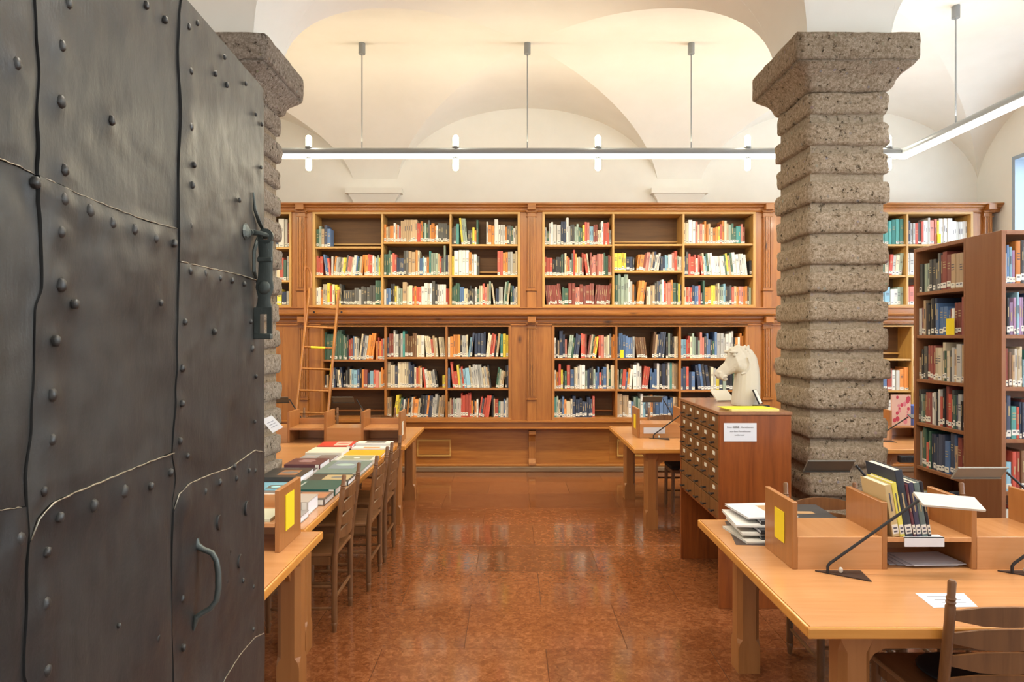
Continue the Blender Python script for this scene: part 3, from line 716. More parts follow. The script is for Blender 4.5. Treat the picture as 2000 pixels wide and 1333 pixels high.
# ------------------------------------------------------------------ desks
TZ = .75
def leg_mesh(x, y, h, w=.115):
    a = w/2; c = .024; rings = []
    def ring(z, c_, e=0):
        b = a-e
        return [(x-b+c_, y-b, z), (x+b-c_, y-b, z), (x+b, y-b+c_, z), (x+b, y+b-c_, z), (x+b-c_, y+b, z), (x-b+c_, y+b, z), (x-b, y+b-c_, z), (x-b, y-b+c_, z)]
    for z, c_ in ((0, .002), (.13, .002), (.155, .010), (.175, c), (h-.09, c), (h-.06, .008), (h-.045, .002), (h, .002)): rings.append(ring(z, c_))
    return MB().loft(rings)
def desk(label, x0, x1, y0, y1, legs, divy=None, panels=(), types='', name='reading_desk'):
    t = thing(name, ((x0+x1)/2, (y0+y1)/2, 0), label, 'desk'); e = .012
    B(x0+e, x1-e, y0+e, y1-e, TZ-.038, TZ).build('tabletop', BEECH, t)
    for i, (a, b, c, d) in enumerate(((x0, x1, y0, y0+e), (x0, x1, y1-e, y1), (x0, x0+e, y0+e, y1-e), (x1-e, x1, y0+e, y1-e))):
        B(a, b, c, d, TZ-.040, TZ).build('edge_strip', EDGE, t, bevel=.006, seg=2)
    for (lx, ly) in legs: leg_mesh(lx, ly, TZ-.04).build('leg', BEECHZ, t)
    xs = [l[0] for l in legs]; ys_ = [l[1] for l in legs]; ax0, ax1, ay0, ay1 = min(xs), max(xs), min(ys_), max(ys_)
    q = .056
    for yy in sorted(set(ys_)):
        MB().prism([(ax0+q, TZ-.042), (ax1-q, TZ-.042), (ax1-q, TZ-.20), (ax1-q-.03, TZ-.155), (ax1-q-.07, TZ-.135), (ax0+q+.07, TZ-.135), (ax0+q+.03, TZ-.155), (ax0+q, TZ-.20)], 'y', yy-.014, yy+.014).build('apron', BEECHZ, t, bevel=.002)
    for xx in sorted(set(xs)):
        MB().prism([(ay0+q, TZ-.042), (ay1-q, TZ-.042), (ay1-q, TZ-.20), (ay1-q-.03, TZ-.155), (ay1-q-.07, TZ-.135), (ay0+q+.07, TZ-.135), (ay0+q+.03, TZ-.155), (ay0+q, TZ-.20)], 'x', xx-.014, xx+.014).build('apron', BEECHZ, t, bevel=.002)
    if divy:
        a, b = divy; u = thing('desk_divider', ((panels[0]+panels[-1])/2, (a+b)/2, TZ), None, None); 
        u.parent = t; u.location = WL[u.name]-WL[t.name]; 
        for p in panels:
            B(p-.0115, p+.0115, a, b, TZ, TZ+.29).build('upright_panel', BEECHZ, u, bevel=.002)
        for i, ty in enumerate(types):
            l_, r_ = panels[i]+.0115, panels[i+1]-.0115
            B(l_, r_, a+(.016 if ty == 'A' else .0), b-(.016 if ty == 'B' else 0), TZ+.118, TZ+.138).build('divider_shelf', BEECHY, u, bevel=.001)
            if ty == 'A': B(l_, r_, a+.0, a+.016, TZ, TZ+.14).build('low_panel', BEECH, u, bevel=.001)
            else: B(l_, r_, b-.016, b, TZ, TZ+.20).build('low_panel', BEECH, u, bevel=.001)
    return t
rd = desk('long beech reading desk in right foreground with yellow note on divider', 1.02, 3.45, 2.29, 3.66,
     [(1.235, 2.44), (1.235, 3.52), (3.30, 2.44), (3.30, 3.52)], (2.87, 3.18), [1.22, 1.607, 1.994, 2.381, 2.768, 3.155], 'ABABA')
d1 = desk('beech desk at left behind the iron door with yellow note on divider', -2.6, -.975, 2.5, 3.44,
     [(-1.10, 2.66), (-1.10, 3.32), (-2.45, 2.66), (-2.45, 3.32)], (3.09, 3.40), [-2.28, -1.88, -1.48, -1.09], 'BAB')
d2 = desk('long beech table covered with display books along the aisle', -1.73, -1.075, 3.46, 6.13,
     [(-1.19, 3.72), (-1.60, 3.72), (-1.19, 5.95), (-1.60, 5.95)])
d2b = desk('bare beech table surface beyond the left stone pillar', -3.1, -1.745, 5.14, 6.13, [(-1.87, 5.27), (-2.95, 5.27), (-1.87, 6.0), (-2.95, 6.0)])
d3 = desk('far left beech desk with open dividers before the ladder', -3.2, -.985, 6.145, 7.45,
     [(-1.10, 6.29), (-1.10, 7.2), (-3.05, 6.29), (-3.05, 7.2)], (6.34, 6.65), [-2.48, -2.13, -1.78, -1.425, -1.07], 'ABAB')
d4 = desk('far right beech desk partly hidden by the drawer cabinet', 1.095, 3.0, 5.97, 7.5,
     [(1.275, 6.12), (1.275, 7.25), (2.85, 6.12), (2.85, 7.25)], (6.63, 6.94), [1.262, 1.69, 2.08, 2.47], 'ABA')
d5 = desk('beech desk between the stone pillar and brown bookcase', 3.25, 5.2, 5.95, 7.4,
     [(3.4, 6.1), (3.4, 7.2), (5.05, 6.1), (5.05, 7.2)], (6.5, 6.81), [3.32, 3.70, 4.09, 4.48], 'ABA')
B(-.018, .018, -.004, 0, -.055, .055)
def note_on(o_, x0, x1, y0, y1, z0, z1, label, name='note', m=YELLOW, cat='note'):
    n_ = B(x0, x1, y0, y1, z0, z1).build(name, m); return tag(n_, label, cat)
note_on(0, 1.205, 1.2075, 2.95, 3.055, .838, .975, 'yellow paper note on end panel of right foreground desk', 'yellow_note')
note_on(0, -1.0775, -1.0745, 3.165, 3.285, .83, 1.0, 'yellow paper note on end panel of left desk', 'yellow_note')
note_on(0, 1.2475, 1.250, 6.72, 6.82, .83, .97, 'yellow paper note on divider of far right desk', 'yellow_note')
note_on(0, -1.0575, -1.055, 6.40, 6.47, .81, .94, 'cream paper slip on end divider of far left desk', 'paper_slip', PAPERC)
note_on(0, 1.31, 1.525, 6.626, 6.629, .795, .855, 'white paper strip on low panel of far right desk', 'paper_strip', PAPER)

# desk lamps
def desk_lamp(label, base, elbow, shade_c, length, sm, flip=1):
    bx, by = base; t = thing('desk_lamp', (bx, by, TZ), label, 'lamp', 'desk lamps on the reading desks')
    f = flip
    MB().prism([(bx-.04*f, by+.03*f), (bx+.155*f, by+.03*f), (bx+.135*f, by-.095*f)] if f > 0 else [(bx+.04, by-.03), (bx-.155, by-.03), (bx-.135, by+.095)], 'z', TZ+.0005, TZ+.005).build('base_plate', PLATE, t)
    MB().tube([(bx, by, TZ+.005), (bx, by, TZ+.032), (bx+.008*f, by-.001*f, TZ+.045), elbow], .0062, 8).build('arm', BLACK, t, smooth='auto')
    MB().ball((bx+.05*f, by-.01*f, TZ+.02), .009, (1, 1, 1.5)).build('switch_button', SHADEW, t, smooth=True)
    cx, cy, cz, yaw, w = shade_c
    M = Matrix.Translation((cx, cy, cz)) @ Matrix.Rotation(yaw, 4, 'Z') @ Matrix.Rotation(math.radians(24 if f > 0 else -50), 4, 'X') @ Matrix.Rotation(math.radians(5 if f > 0 else 0), 4, 'Y')
    L = length/2
    s_ = MB().box(-L, L, -w/2, w/2, -.003, .0, 0, M).box(-L, L, -w/2, -w/2+.003, -.009, -.003, 0, M).box(-L, L, w/2-.003, w/2, -.009, -.003, 0, M).box(-L, -L+.003, -w/2+.003, w/2-.003, -.009, -.003, 0, M).build('shade', sm, t)
    return t
desk_lamp('white shaded desk lamp with long black arm on right foreground desk', (1.335, 2.815), (1.675, 2.74, 1.080), (1.80, 2.74, 1.078, math.radians(-4), .085), .25, SHADEW)
desk_lamp('dark shaded desk lamp before the stone pillar on foreground desk', (1.97, 3.22), (1.71, 3.31, 1.115), (1.58, 3.32, 1.112, 0, .085), .235, SHADEG, -1)
desk_lamp('grey shaded desk lamp in front of the brown bookcases', (2.74, 3.22), (2.46, 3.31, 1.08), (2.33, 3.32, 1.078, 0, .085), .25, SHADEM, -1)
desk_lamp('desk lamp cut off by right picture edge, black arm only', (2.115, 2.815), (2.42, 2.74, 1.075), (2.55, 2.74, 1.07, 0, .085), .25, SHADEW)
desk_lamp('grey desk lamp on far left desk, nearest the aisle', (-1.36, 6.72), (-1.60, 6.85, 1.115), (-1.74, 6.86, 1.11, 0, .085), .22, SHADEG, -1)
desk_lamp('grey desk lamp on far left desk, beside the stone pillar', (-2.03, 6.72), (-2.29, 6.85, 1.115), (-2.41, 6.86, 1.11, 0, .085), .22, SHADEG, -1)
desk_lamp('black desk lamp on far right desk beside the drawer cabinet', (1.40, 6.58), (1.68, 6.5, 1.02), (1.80, 6.5, 1.02, 0, .07), .22, SHADEG)
desk_lamp('dark desk lamp on far side of far right desk', (1.77, 6.98), (1.60, 7.05, 1.10), (1.49, 7.06, 1.10, 0, .085), .21, SHADEG, -1)
desk_lamp('desk lamp with thin arm between pillar and brown bookcase', (3.52, 6.42), (3.75, 6.3, 1.0), (3.87, 6.3, 1.0, 0, .07), .22, SHADEG)

# ------------------------------------------------------------------ ladder-back chairs
def make_chair(cushion=False):
    t = thing('ladder_back_chair', (0, 0, 0), 'x', 'chair')
    hw = .195
    for s_ in (-1, 1):
        x = s_*hw
        pts = [(x, -.19, 0), (x, -.19, .03), (x, -.19, .05), (x, -.19, .058), (x, -.19, .072), (x, -.19, .085), (x, -.19, .44), (x, -.20, .55), (x, -.232, .78), (x, -.238, .842), (x, -.239, .85), (x, -.240, .858), (x, -.2405, .864), (x, -.241, .872), (x, -.242, .878), (x, -.247, .928), (x, -.2475, .935)]
        rs = [.012, .014, .019, .015, .019, .018, .0185, .018, .0165, .0165, .0135, .0165, .0135, .0165, .0125, .0135, .009]
        MB().tube(pts, rs, 12).build('back_post', CHAIR, t, smooth='auto')
        MB().tube([(x*1.05, .2, 0), (x*1.05, .2, .03), (x*1.05, .2, .05), (x*1.05, .2, .06), (x*1.05, .2, .075), (x*1.05, .2, .09), (x*1.05, .2, .455)], [.012, .014, .019, .015, .019, .018, .019], 12).build('leg', CHAIR, t, smooth='auto')
        for z in (.14, .27): MB().tube([(x, -.18, z), (x*1.03, .0, z), (x*1.05, .19, z)], [.009, .011, .009], 7).build('stretcher', CHAIR, t, smooth='auto')
    MB().tube([(-hw, .2, .21), (0, .2, .21), (hw, .2, .21)], [.009, .012, .009], 7).build('stretcher', CHAIR, t, smooth='auto')
    MB().tube([(-hw, -.19, .2), (0, -.19, .2), (hw, -.19, .2)], [.009, .012, .009], 7).build('stretcher', CHAIR, t, smooth='auto')
    MB().prism([(-.20, -.20), (.20, -.20), (.225, .225), (-.225, .225)], 'z', .448, .470).build('seat', CHAIRS, t, bevel=.006, seg=2)
    for a in (((-.20, .20), (-.17,)), ): pass
    MB().box(-.19, .19, .185, .205, .40, .448).box(-.205, -.187, -.17, .19, .40, .448).box(.187, .205, -.17, .19, .40, .448).build('seat_rail', CHAIR, t)
    for z, h in ((.565, .052), (.645, .054), (.727, .054), (.808, .050)):
        yb_ = -.19-.05*max(0, (z-.5))/.45
        def fn(a, face, off):
            x = -hw+2*hw*a; bow = .032*math.sin(a*math.pi); arc = .014*math.sin(a*math.pi)**1.5
            return x, yb_-bow-off, arc
        rings = []
        for i in range(13):
            a = i/12; x, yy, arc = fn(a, 0, 0)
            hh = h*(.55+.45*min(1, 4*min(a, 1-a)))
            rings.append([(x, yy-.005, z-hh/2-arc*.3), (x, yy+.005, z-hh/2-arc*.3), (x, yy+.005, z+hh/2+arc), (x, yy-.005, z+hh/2+arc)])
        MB().loft(rings).build('back_slat', CHAIR, t)
    return t
chair0 = make_chair(); used = False
def place_chair(x, y, rz, label):
    global used
    c = copy_tree(chair0) if used else chair0; used = True
    c.location = (x, y, 0); c.rotation_euler = (0, 0, rz); c['label'] = label; c['group'] = 'ladder back chairs'; WL[c.name] = Vector((x, y, 0))
    return c
PI = math.pi
place_chair(1.675, 2.485, 0, 'dark ladder back chair in right foreground, cut by bottom edge')
place_chair(-1.245, 4.15, PI/2, 'nearest of three dark ladder back chairs along the display book table')
place_chair(-1.18, 4.79, PI/2, 'middle of three dark ladder back chairs along the display book table')
place_chair(-1.18, 5.37, PI/2, 'farthest of three dark ladder back chairs along the display book table')
place_chair(-2.23, 7.52, PI, 'chair behind far left desk, between ladder foot and pillar')
place_chair(-1.56, 7.52, PI, 'chair behind far left desk, nearest the aisle')
place_chair(1.79, 7.52, PI, 'chair behind the far right desk, its curved slat above the low panel')
place_chair(1.735, 3.50, PI, 'chair on far side of foreground desk, before the stone pillar')
place_chair(2.335, 3.50, PI, 'chair on far side of foreground desk, before the brown bookcases')
place_chair(-1.72, 2.40, 0, 'chair at left desk hidden behind the iron door')
# black cushion on foreground chair
mb = MB().ball((1.70, 2.52, .488), .15, (1, 1, .10), 20, 9); o = mb.build('seat_cushion', CUSH, smooth=True); tag(o, 'round black cushion on seat of the right foreground chair', 'cushion')
# stool under the far right desk
st = thing('stool', (1.78, 6.82, 0), 'low stool with black seat under the far right desk', 'stool')
for sx in (-1, 1):
    for sy in (-1, 1): MB().tube([(1.78+sx*.17, 6.82+sy*.15, 0), (1.78+sx*.165, 6.82+sy*.15, .40)], .018, 8).build('leg', CHAIR, st, smooth='auto')
for sy in (-1, 1): MB().tube([(1.61, 6.82+sy*.15, .15), (1.95, 6.82+sy*.15, .15)], .009, 6).build('stretcher', CHAIR, st)
B(1.60, 1.96, 6.66, 6.98, .39, .425).build('seat_frame', CHAIR, st, bevel=.004)
B(1.595, 1.965, 6.655, 6.985, .425, .46).build('seat_pad', CUSH, st, bevel=.012, seg=2)

# ------------------------------------------------------------------ card catalogue cabinet
cx0, cx1, cy0, cy1 = 405/F*4.29, 550/F*4.29, 4.29, 5.29; ctz, cbz = 1.272, .565
cab = thing('card_catalogue_cabinet', ((cx0+cx1)/2, (cy0+cy1)/2, 0), 'red brown wooden card catalogue cabinet with many small drawers', 'cabinet')
cx1 = min(cx1, PXR-.06-.0)
cx1 = 1.80
B(cx0-.006, cx1+.006, cy0-.006, cy1+.006, ctz-.022, ctz).build('top_board', CHERRYT, cab, bevel=.003)
B(cx0, cx1, cy0, cy0+.025, 0, ctz-.022).build('end_panel', CHERRY, cab, bevel=.002)
B(cx0, cx1, cy1-.025, cy1, 0, ctz-.022).build('end_panel', CHERRY, cab, bevel=.002)
B(cx1-.015, cx1, cy0+.025, cy1-.025, .05, ctz-.022).build('back_panel', CHERRY, cab)
B(cx0+.02, cx1-.015, cy0+.025, cy1-.025, cbz-.022, cbz).build('bottom_board', CHERRY, cab, bevel=.002)
B(cx0+.024, cx0+.04, cy0+.025, cy1-.025, cbz, ctz-.022).build('carcase_front', CHERRYD, cab)
nc, nr = 5, 6; fy = cy0+.028; fw = (cy1-cy0-.056)/nc; fz = cbz+.004; fh = (ctz-.024-cbz-.006)/nr
for c in range(nc):
    for r_ in range(nr):
        ya, yb2 = fy+fw*c+.003, fy+fw*(c+1)-.003; za, zb = fz+fh*r_+.003, fz+fh*(r_+1)-.003
        d_ = B(cx0+.002, cx0+.023, ya, yb2, za, zb).build('drawer', CHERRYD, cab, bevel=.002)
        ym = (ya+yb2)/2; zc = (za+zb)/2
        if r_ >= 2 or (c == 0 and r_ == 1):
            B(cx0-.001, cx0+.002, ym-.022, ym+.022, zc+.010, zc+.034).build('card_label', PAPERC, d_)
        hd = MB().tube([(cx0-.024, ym-.026, zc-.02), (cx0-.026, ym, zc-.022), (cx0-.024, ym+.026, zc-.02)], .0055, 7)
        hd.tube([(cx0+.002, ym, zc-.02), (cx0-.024, ym, zc-.021)], .006, 7); hd.build('handle', BLACK, d_, smooth='auto')
sx0, sx1, sz0, sz1 = 414/F*4.285, 478/F*4.285, CZ-203/F*4.285, CZ-167/F*4.285
sg = B(sx0, sx1, cy0-.0035, cy0-.0005, sz0, sz1).build('paper_sign', PAPER); tag(sg, 'white paper sign in German on side of the drawer cabinet', 'sign')
def text(s_, x, z, size, y, m, parent, name='sign_text', bold=0, rot=(PI/2, 0, 0), align='CENTER'):
    cu = bpy.data.curves.new('txt', 'FONT'); cu.body = s_; cu.size = size; cu.align_x = align; cu.extrude = .0002; cu.offset = bold; cu.resolution_u = 2
    o_ = bpy.data.objects.new('txt', cu); C.objects.link(o_); bpy.context.view_layer.update()
    me = bpy.data.meshes.new_from_object(o_.evaluated_get(bpy.context.evaluated_depsgraph_get())); bpy.data.objects.remove(o_)
    me.materials.clear(); me.materials.append(m)
    q = bpy.data.objects.new(name, me); C.objects.link(q); q.parent = parent; q.location = Vector((x, y, z))-WL[parent.name]; q.rotation_euler = rot; WL[q.name] = Vector((x, y, z)); return q
cxs = (sx0+sx1)/2; zz = sz1-.032
text('Bitte', sx0+.020, zz, .0155, cy0-.004, INK, sg, align='LEFT'); text('KEINE', sx0+.057, zz, .0155, cy0-.004, BLACK, sg, bold=.0003, align='LEFT'); text('Karteikarten', sx0+.111, zz, .0155, cy0-.004, INK, sg, align='LEFT')
text('aus dem Karteikasten', cxs, zz-.026, .0155, cy0-.004, INK, sg); text('entfernen!', cxs-.005, zz-.05, .0155, cy0-.004, INK, sg)

# things on the cabinet
mb = MB()
y_ = PA = None
mb.prism([(1.425, 4.315), (1.745, 4.345), (1.70, 4.50), (1.395, 4.47)], 'z', ctz+.0005, ctz+.012)
o = mb.build('paper_stack', plain('pale_yellow_paper', (.76, .64, .22), .8)); tag(o, 'stack of yellow sheets on front edge of the drawer cabinet', 'paper')
MB().prism([(1.40, 4.34), (1.735, 4.355), (1.70, 4.515), (1.385, 4.49)], 'z', ctz+.0122, ctz+.0150).build('top_sheet', plain('bright_yellow_sheet', (.88, .74, .04), .7), o)
M = Matrix.Translation(P(1411, 775, 5.02)) @ Matrix.Rotation(math.radians(14), 4, 'Z') @ Matrix.Rotation(math.radians(35), 4, 'X')
o = MB().box(-.07, .07, -.06, .06, -.012, 0, 0, M).build('tilted_card', PAPERC)
zmin = min((o.matrix_basis @ v.co).z for v in o.data.vertices); o.location.z += ctz+.001-zmin-0; tag(o, 'cream info card tilted behind the horse head on cabinet', 'card')
es = thing('picture_easel', (1.70, 4.62, ctz), 'small black easel holding a card beside the horse head', 'easel')
def pt(px, py, d): return P(px, py, d)
MB().box(1.665, 1.765, 4.555, 4.612, ctz, ctz+.014).build('foot', BLACK, es, bevel=.002)
MB().tube([pt(1483, 790, 4.58), pt(1470, 762, 4.58)], .0055, 6).build('front_bar', BLACK, es)
MB().tube([pt(1489, 789, 4.605), pt(1476, 761, 4.64)], .004, 6).build('rear_bar', BLACK, es)
q = [pt(1471, 763, 4.588), pt(1484, 789, 4.588), pt(1488, 788, 4.60), pt(1476, 762, 4.63)]
MB().quadbox([q[0], q[1], q[2], q[3]]+[p+Vector((.004, 0, .002)) for p in q]).build('card', PAPERC, es)

# plaster horse head
HB = Vector((0, 0, 0)); k_ = .13*4.80/F
def hp(zx, zy): return ((zx-1145)*k_, (1005-zy)*k_)
def ring_h(x0, x1, z, hy, n=20, p=2.4):
    cx, hx = (x0+x1)/2, abs(x1-x0)/2; r = []
    for i in range(n):
        a = 2*PI*i/n; c, s_ = math.cos(a), math.sin(a)
        r.append((cx+hx*math.copysign(abs(c)**(2/p), c), hy*math.copysign(abs(s_)**(2/p), s_), z))
    return r
mb = MB(); rr = []
for zy, a, b, hy in ((1005, 942, 1340, .088), (960, 940, 1342, .088), (900, 948, 1345, .086), (750, 968, 1347, .080), (600, 985, 1345, .074), (450, 1000, 1330, .066), (300, 1000, 1300, .058), (200, 985, 1235, .050), (135, 1010, 1160, .034)):
    x0, z = hp(a, zy); x1, _ = hp(b, zy); rr.append(ring_h(x0, x1, z, hy))
mb.loft(rr)
rr = []
for (tp, bt, hy) in (((1160, 150), (1150, 440), .045), ((1020, 118), (1130, 505), .066), ((905, 165), (1040, 552), .074), ((880, 260), (975, 535), .060), ((835, 370), (895, 562), .046), ((765, 435), (828, 600), .036), ((700, 500), (775, 628), .034), ((680, 555), (738, 625), .022)):
    t0, t1 = Vector((hp(*tp)[0], 0, hp(*tp)[1])), Vector((hp(*bt)[0], 0, hp(*bt)[1])); cc = (t0+t1)/2; u = (t0-t1)/2
    r = []
    for i in range(20):
        a = 2*PI*i/20; r.append(cc+u*math.cos(a)*(1 if True else 1)+Vector((0, hy*math.sin(a)*(1-.18*math.cos(a)), 0)))
    rr.append(r)
mb.loft(rr)
def hball(zx, zy, y, r, sc=(1, 1, 1)): x, z = hp(zx, zy); mb.ball((x, y, z), r, sc, 14, 9)
hball(830, 622, 0, .020, (1.15, 1.2, .8))           # lower lip
for s_ in (-1, 1):
    mb.tube([(hp(a, b)[0], s_*.066, hp(a, b)[1]) for a, b in ((1130, 300), (1150, 380), (1135, 460), (1090, 520), (1030, 540))], .0065, 6)
    hball(1050, 430, s_*.038, .047, (1.0, .75, 1.05))   # cheek
    hball(922, 222, s_*.062, .021, (1.6, .8, .5))       # brow
    hball(932, 262, s_*.064, .0125)                     # eye
    hball(985, 365, s_*.056, .012, (1.2, .8, .8))
    hball(740, 525, s_*.029, .011, (1.2, .7, 1))        # nostril rim
    x, z = hp(1125, 185); mb.loft([[(x+dx*.016*w+lx, s_*(.035+dy*.010*w), z+lz) for dx, dy in ((1, 0), (.5, .8), (-.5, .8), (-1, 0), (-.5, -.8), (.5, -.8))] for w, lx, lz in ((1, 0, -.03), (1.3, .004, .0), (.9, .012, .018), (.2, .018, .034))])
    xs_ = [hp(940, 440), hp(1000, 425), hp(1040, 445)]; mb.tube([(a, s_*.057, b) for a, b in xs_], .007, 6)
    mb.tube([(hp(770, 615)[0], s_*.034, hp(770, 615)[1]), (hp(800, 580)[0], s_*.038, hp(800, 580)[1]), (hp(850, 575)[0], s_*.040, hp(850, 575)[1])], .006, 6)
MO = [(115, 1120), (135, 1160), (170, 1205), (250, 1262), (350, 1306), (500, 1330), (700, 1347), (900, 1346)]
for i in range(17):                                      # upright cropped mane, shallow ridges on the crest
    zy = 160+i*34; xr = next(a[1]+(b[1]-a[1])*(zy-a[0])/(b[0]-a[0]) for a, b in zip(MO, MO[1:]) if zy <= b[0]); x, z = hp(xr, zy)
    for s_ in (-1, 1): mb.tube([(x-.040, s_*.050, z-.006), (x-.018, s_*.036, z-.002), (x-.006, s_*.012, z), (x-.005, 0, z)], .0062, 6)
hb = mb.build('horse_head_statue', HORSE, None, smooth=True, origin=(0, 0, 0))
hb.location = ((1145-1000)*0+P(1300+1145*.13, 790, 4.80).x, 4.72, ctz+.001)
rm = hb.modifiers.new('remesh', 'REMESH'); rm.mode = 'VOXEL'; rm.voxel_size = .0032; rm.use_smooth_shade = True
sm = hb.modifiers.new('smooth', 'CORRECTIVE_SMOOTH') if False else hb.modifiers.new('smooth', 'SMOOTH'); sm.factor = .5; sm.iterations = 2
tag(hb, 'white plaster horse head bust facing left on the drawer cabinet', 'statue')

# ------------------------------------------------------------------ books and papers on tables
def flat_book(label, x0, x1, y0, y1, z, th, col, pic=None, piccol=None, rot=0, name='display_book', spine='front', cat='book', group='display books laid out on the long table'):
    t = thing(name, ((x0+x1)/2, (y0+y1)/2, z), label, cat, group)
    a, b = (x1-x0)/2, (y1-y0)/2; m = plain('cover_'+name, col, .35)
    bt = min(.003, th*.25); mb = MB()
    mb.box(-a, a, -b, b, 0, bt).box(-a, a, -b, b, th-bt, th).box(-a, a, -b-.001, -b+.003, bt, th-bt)
    for v in range(len(mb.v)): q = mb.v[v]; mb.v[v] = (q[0]+WL[t.name].x, q[1]+WL[t.name].y, q[2]+z)
    mb.build('cover', m, t)
    X, Y = WL[t.name].x, WL[t.name].y
    B(X-a+.004, X+a-.004, Y-b+.004, Y+b-.004, z+bt, z+th-bt).build('page_block', PAGES if False else plain('fresh_pages', (.82, .84, .90), .8), t)
    if pic:
        u0, u1, v0, v1 = pic
        B(X-a+2*a*u0, X-a+2*a*u1, Y-b+2*b*v0, Y-b+2*b*v1, z+th, z+th+.0006).build('cover_picture', plain('cover_print', piccol, .35), t)
        if u1-u0 > .3 and name != 'catalogue':
            c2 = tuple(min(1, c*1.8+.1) for c in col)
            MB().ball((X-a+2*a*(u0+u1)/2, Y-b+2*b*(v0+v1)/2, z+th+.0004), min(a, b)*.42, (1.25, .8, .006), 14, 5).build('cover_figure', plain('cover_figure_print', c2, .4), t)
    if th > .012: B(X+a*.72, X+a*.93, Y-b-.0022, Y-b-.0008, z+th*.1, z+th*.95).build('spine_label', LABEL, t)
    t.rotation_euler.z = rot; return t
L0, L1, R0, R1 = -1.715, -1.435, -1.405, -1.115
tb = TZ+.0005
flat_book('red hardback with pale cover picture at far end of book table', L0, L1+.02, 5.84, 6.10, tb+.022, .026, (.62, .06, .04), (.45, .9, .1, .92), (.62, .50, .42), .05)
flat_book('dark book beneath the red hardback', L0, L1+.02, 5.83, 6.09, tb, .021, (.10, .08, .07), None, None)
flat_book('cream covered hardback second from the far left end', L0-.0, L1+.02, 5.52, 5.80, tb, .045, (.78, .76, .66), None, None)
flat_book('grey and brown magazine between cream and maroon books', L0+.005, L1, 5.27, 5.50, tb, .03, (.20, .16, .16), (.02, .5, .3, .98), (.34, .36, .40))
flat_book('thick maroon hardback with round pale emblem', L0+.01, L1, 4.98, 5.24, tb, .05, (.12, .045, .055), (.30, .65, .35, .8), (.30, .18, .18))
flat_book('dark hardback with white strip in left column of book table', L0, L1-.01, 4.84, 4.96, tb, .03, (.07, .055, .06), (.0, .5, .1, .9), (.75, .75, .78))
flat_book('large black hardback with orange figures on cover', L0, L1+.0, 4.50, 4.82, tb, .055, (.05, .05, .05), (.35, .8, .25, .75), (.45, .20, .08))
flat_book('light blue book with small dark photo', L0, L1-.02, 4.24, 4.46, tb, .03, (.22, .48, .62), (.5, .9, .15, .6), (.16, .15, .12))
flat_book('brown and white patterned book left of the yellow note panel', L0, L1-.02, 4.02, 4.22, tb, .03, (.24, .20, .18), (.5, .95, .1, .6), (.72, .70, .66))
flat_book('maroon and beige book nearest on left of book table', L0, L1-.02, 3.72, 4.0, tb, .045, (.20, .07, .06), (.45, 1., .0, .7), (.60, .52, .42))
flat_book('white book with black and white cover photo at far right', R0, R1+.03, 5.98, 6.115, tb, .05, (.76, .76, .76), (.25, .8, .2, .9), (.10, .10, .10))
flat_book('white book with orange print in front of photo book', R0, R1+.03, 5.82, 5.96, tb, .03, (.78, .77, .74), (.3, .75, .2, .6), (.72, .28, .10))
flat_book('bright yellow orange hardback on the book table', R0, R1+.03, 5.50, 5.80, tb, .022, (.82, .42, .02), None, None)
flat_book('white bordered book with grey green landscape picture', R0, R1+.02, 5.27, 5.48, tb, .03, (.74, .74, .70), (.1, .9, .05, .85), (.34, .36, .24))
flat_book('large blue green book with cloudy sea cover', R0-.01, R1+.02, 4.76, 5.25, tb, .03, (.17, .25, .23), (.15, .75, .35, .95), (.24, .30, .36))
flat_book('black book with tan oval picture on cover', R0, R1+.01, 4.49, 4.74, tb, .03, (.05, .055, .05), (.35, .95, .2, .85), (.50, .40, .22))
flat_book('dark green hardback with thin white lettering', R0, R1, 4.20, 4.47, tb, .042, (.02, .10, .085), (.12, .16, .1, .8), (.45, .52, .48))
flat_book('dark book with copper coloured sculpture on cover', R0, R1, 3.96, 4.18, tb, .035, (.12, .10, .085), (.35, .95, .2, .85), (.50, .22, .11))
flat_book('very thick pale grey paperback with white pages', R0, R1-.03, 3.74, 3.94, tb, .075, (.46, .42, .38), (.05, .55, .1, .9), (.34, .31, .28))
flat_book('grey hardback with dark edge nearest the left desk', R0, R1-.02, 3.47, 3.72, tb, .035, (.30, .28, .27), (.1, .5, .1, .9), (.22, .21, .21))
# sheet on the shelf of left desk
o = B(-1.46, -1.13, 3.11, 3.30, TZ+.1385, TZ+.152).build('paper_pad', plain('pale_green_paper', (.60, .62, .48), .8)); tag(o, 'pale green paper pad on shelf of left desk divider', 'paper')

# stack of catalogues on the right foreground desk
mg = [(1.12, 1.50, 3.24, 3.52, .010, (.62, .60, .55), .12, 'pale grey flat catalogue at bottom of the pile'), (1.22, 1.70, 3.25, 3.56, .013, (.05, .05, .055), .0, 'black catalogue just above the grey one in pile'),
      (1.14, 1.56, 3.26, 3.57, .014, (.70, .70, .66), -.06, 'white catalogue in middle of the pile'), (1.21, 1.70, 3.25, 3.56, .020, (.04, .04, .045), .02, 'black catalogue with gold ring picture'),
      (1.12, 1.42, 3.28, 3.58, .012, (.74, .74, .72), -.08, 'white glossy catalogue under top magazine'), (1.24, 1.64, 3.28, 3.62, .020, (.05, .05, .055), -.05, 'black catalogue with slim gold picture in pile'),
      (1.16, 1.42, 3.32, 3.60, .010, (.70, .70, .70), .1, 'white magazine with brown cover photo on top of pile')]
z = TZ+.0008
for i, (a, b, c, d, th, col, r_, lab) in enumerate(mg):
    flat_book(lab, a, b, c, d, z, th, col, {3: (.55, .85, .15, .6), 5: (.35, .8, .42, .56), 6: (.55, .95, .15, .8)}.get(i), (.45, .28, .14), r_, 'catalogue', cat='catalogue', group='catalogue pile on the right desk'); z += th+.0009
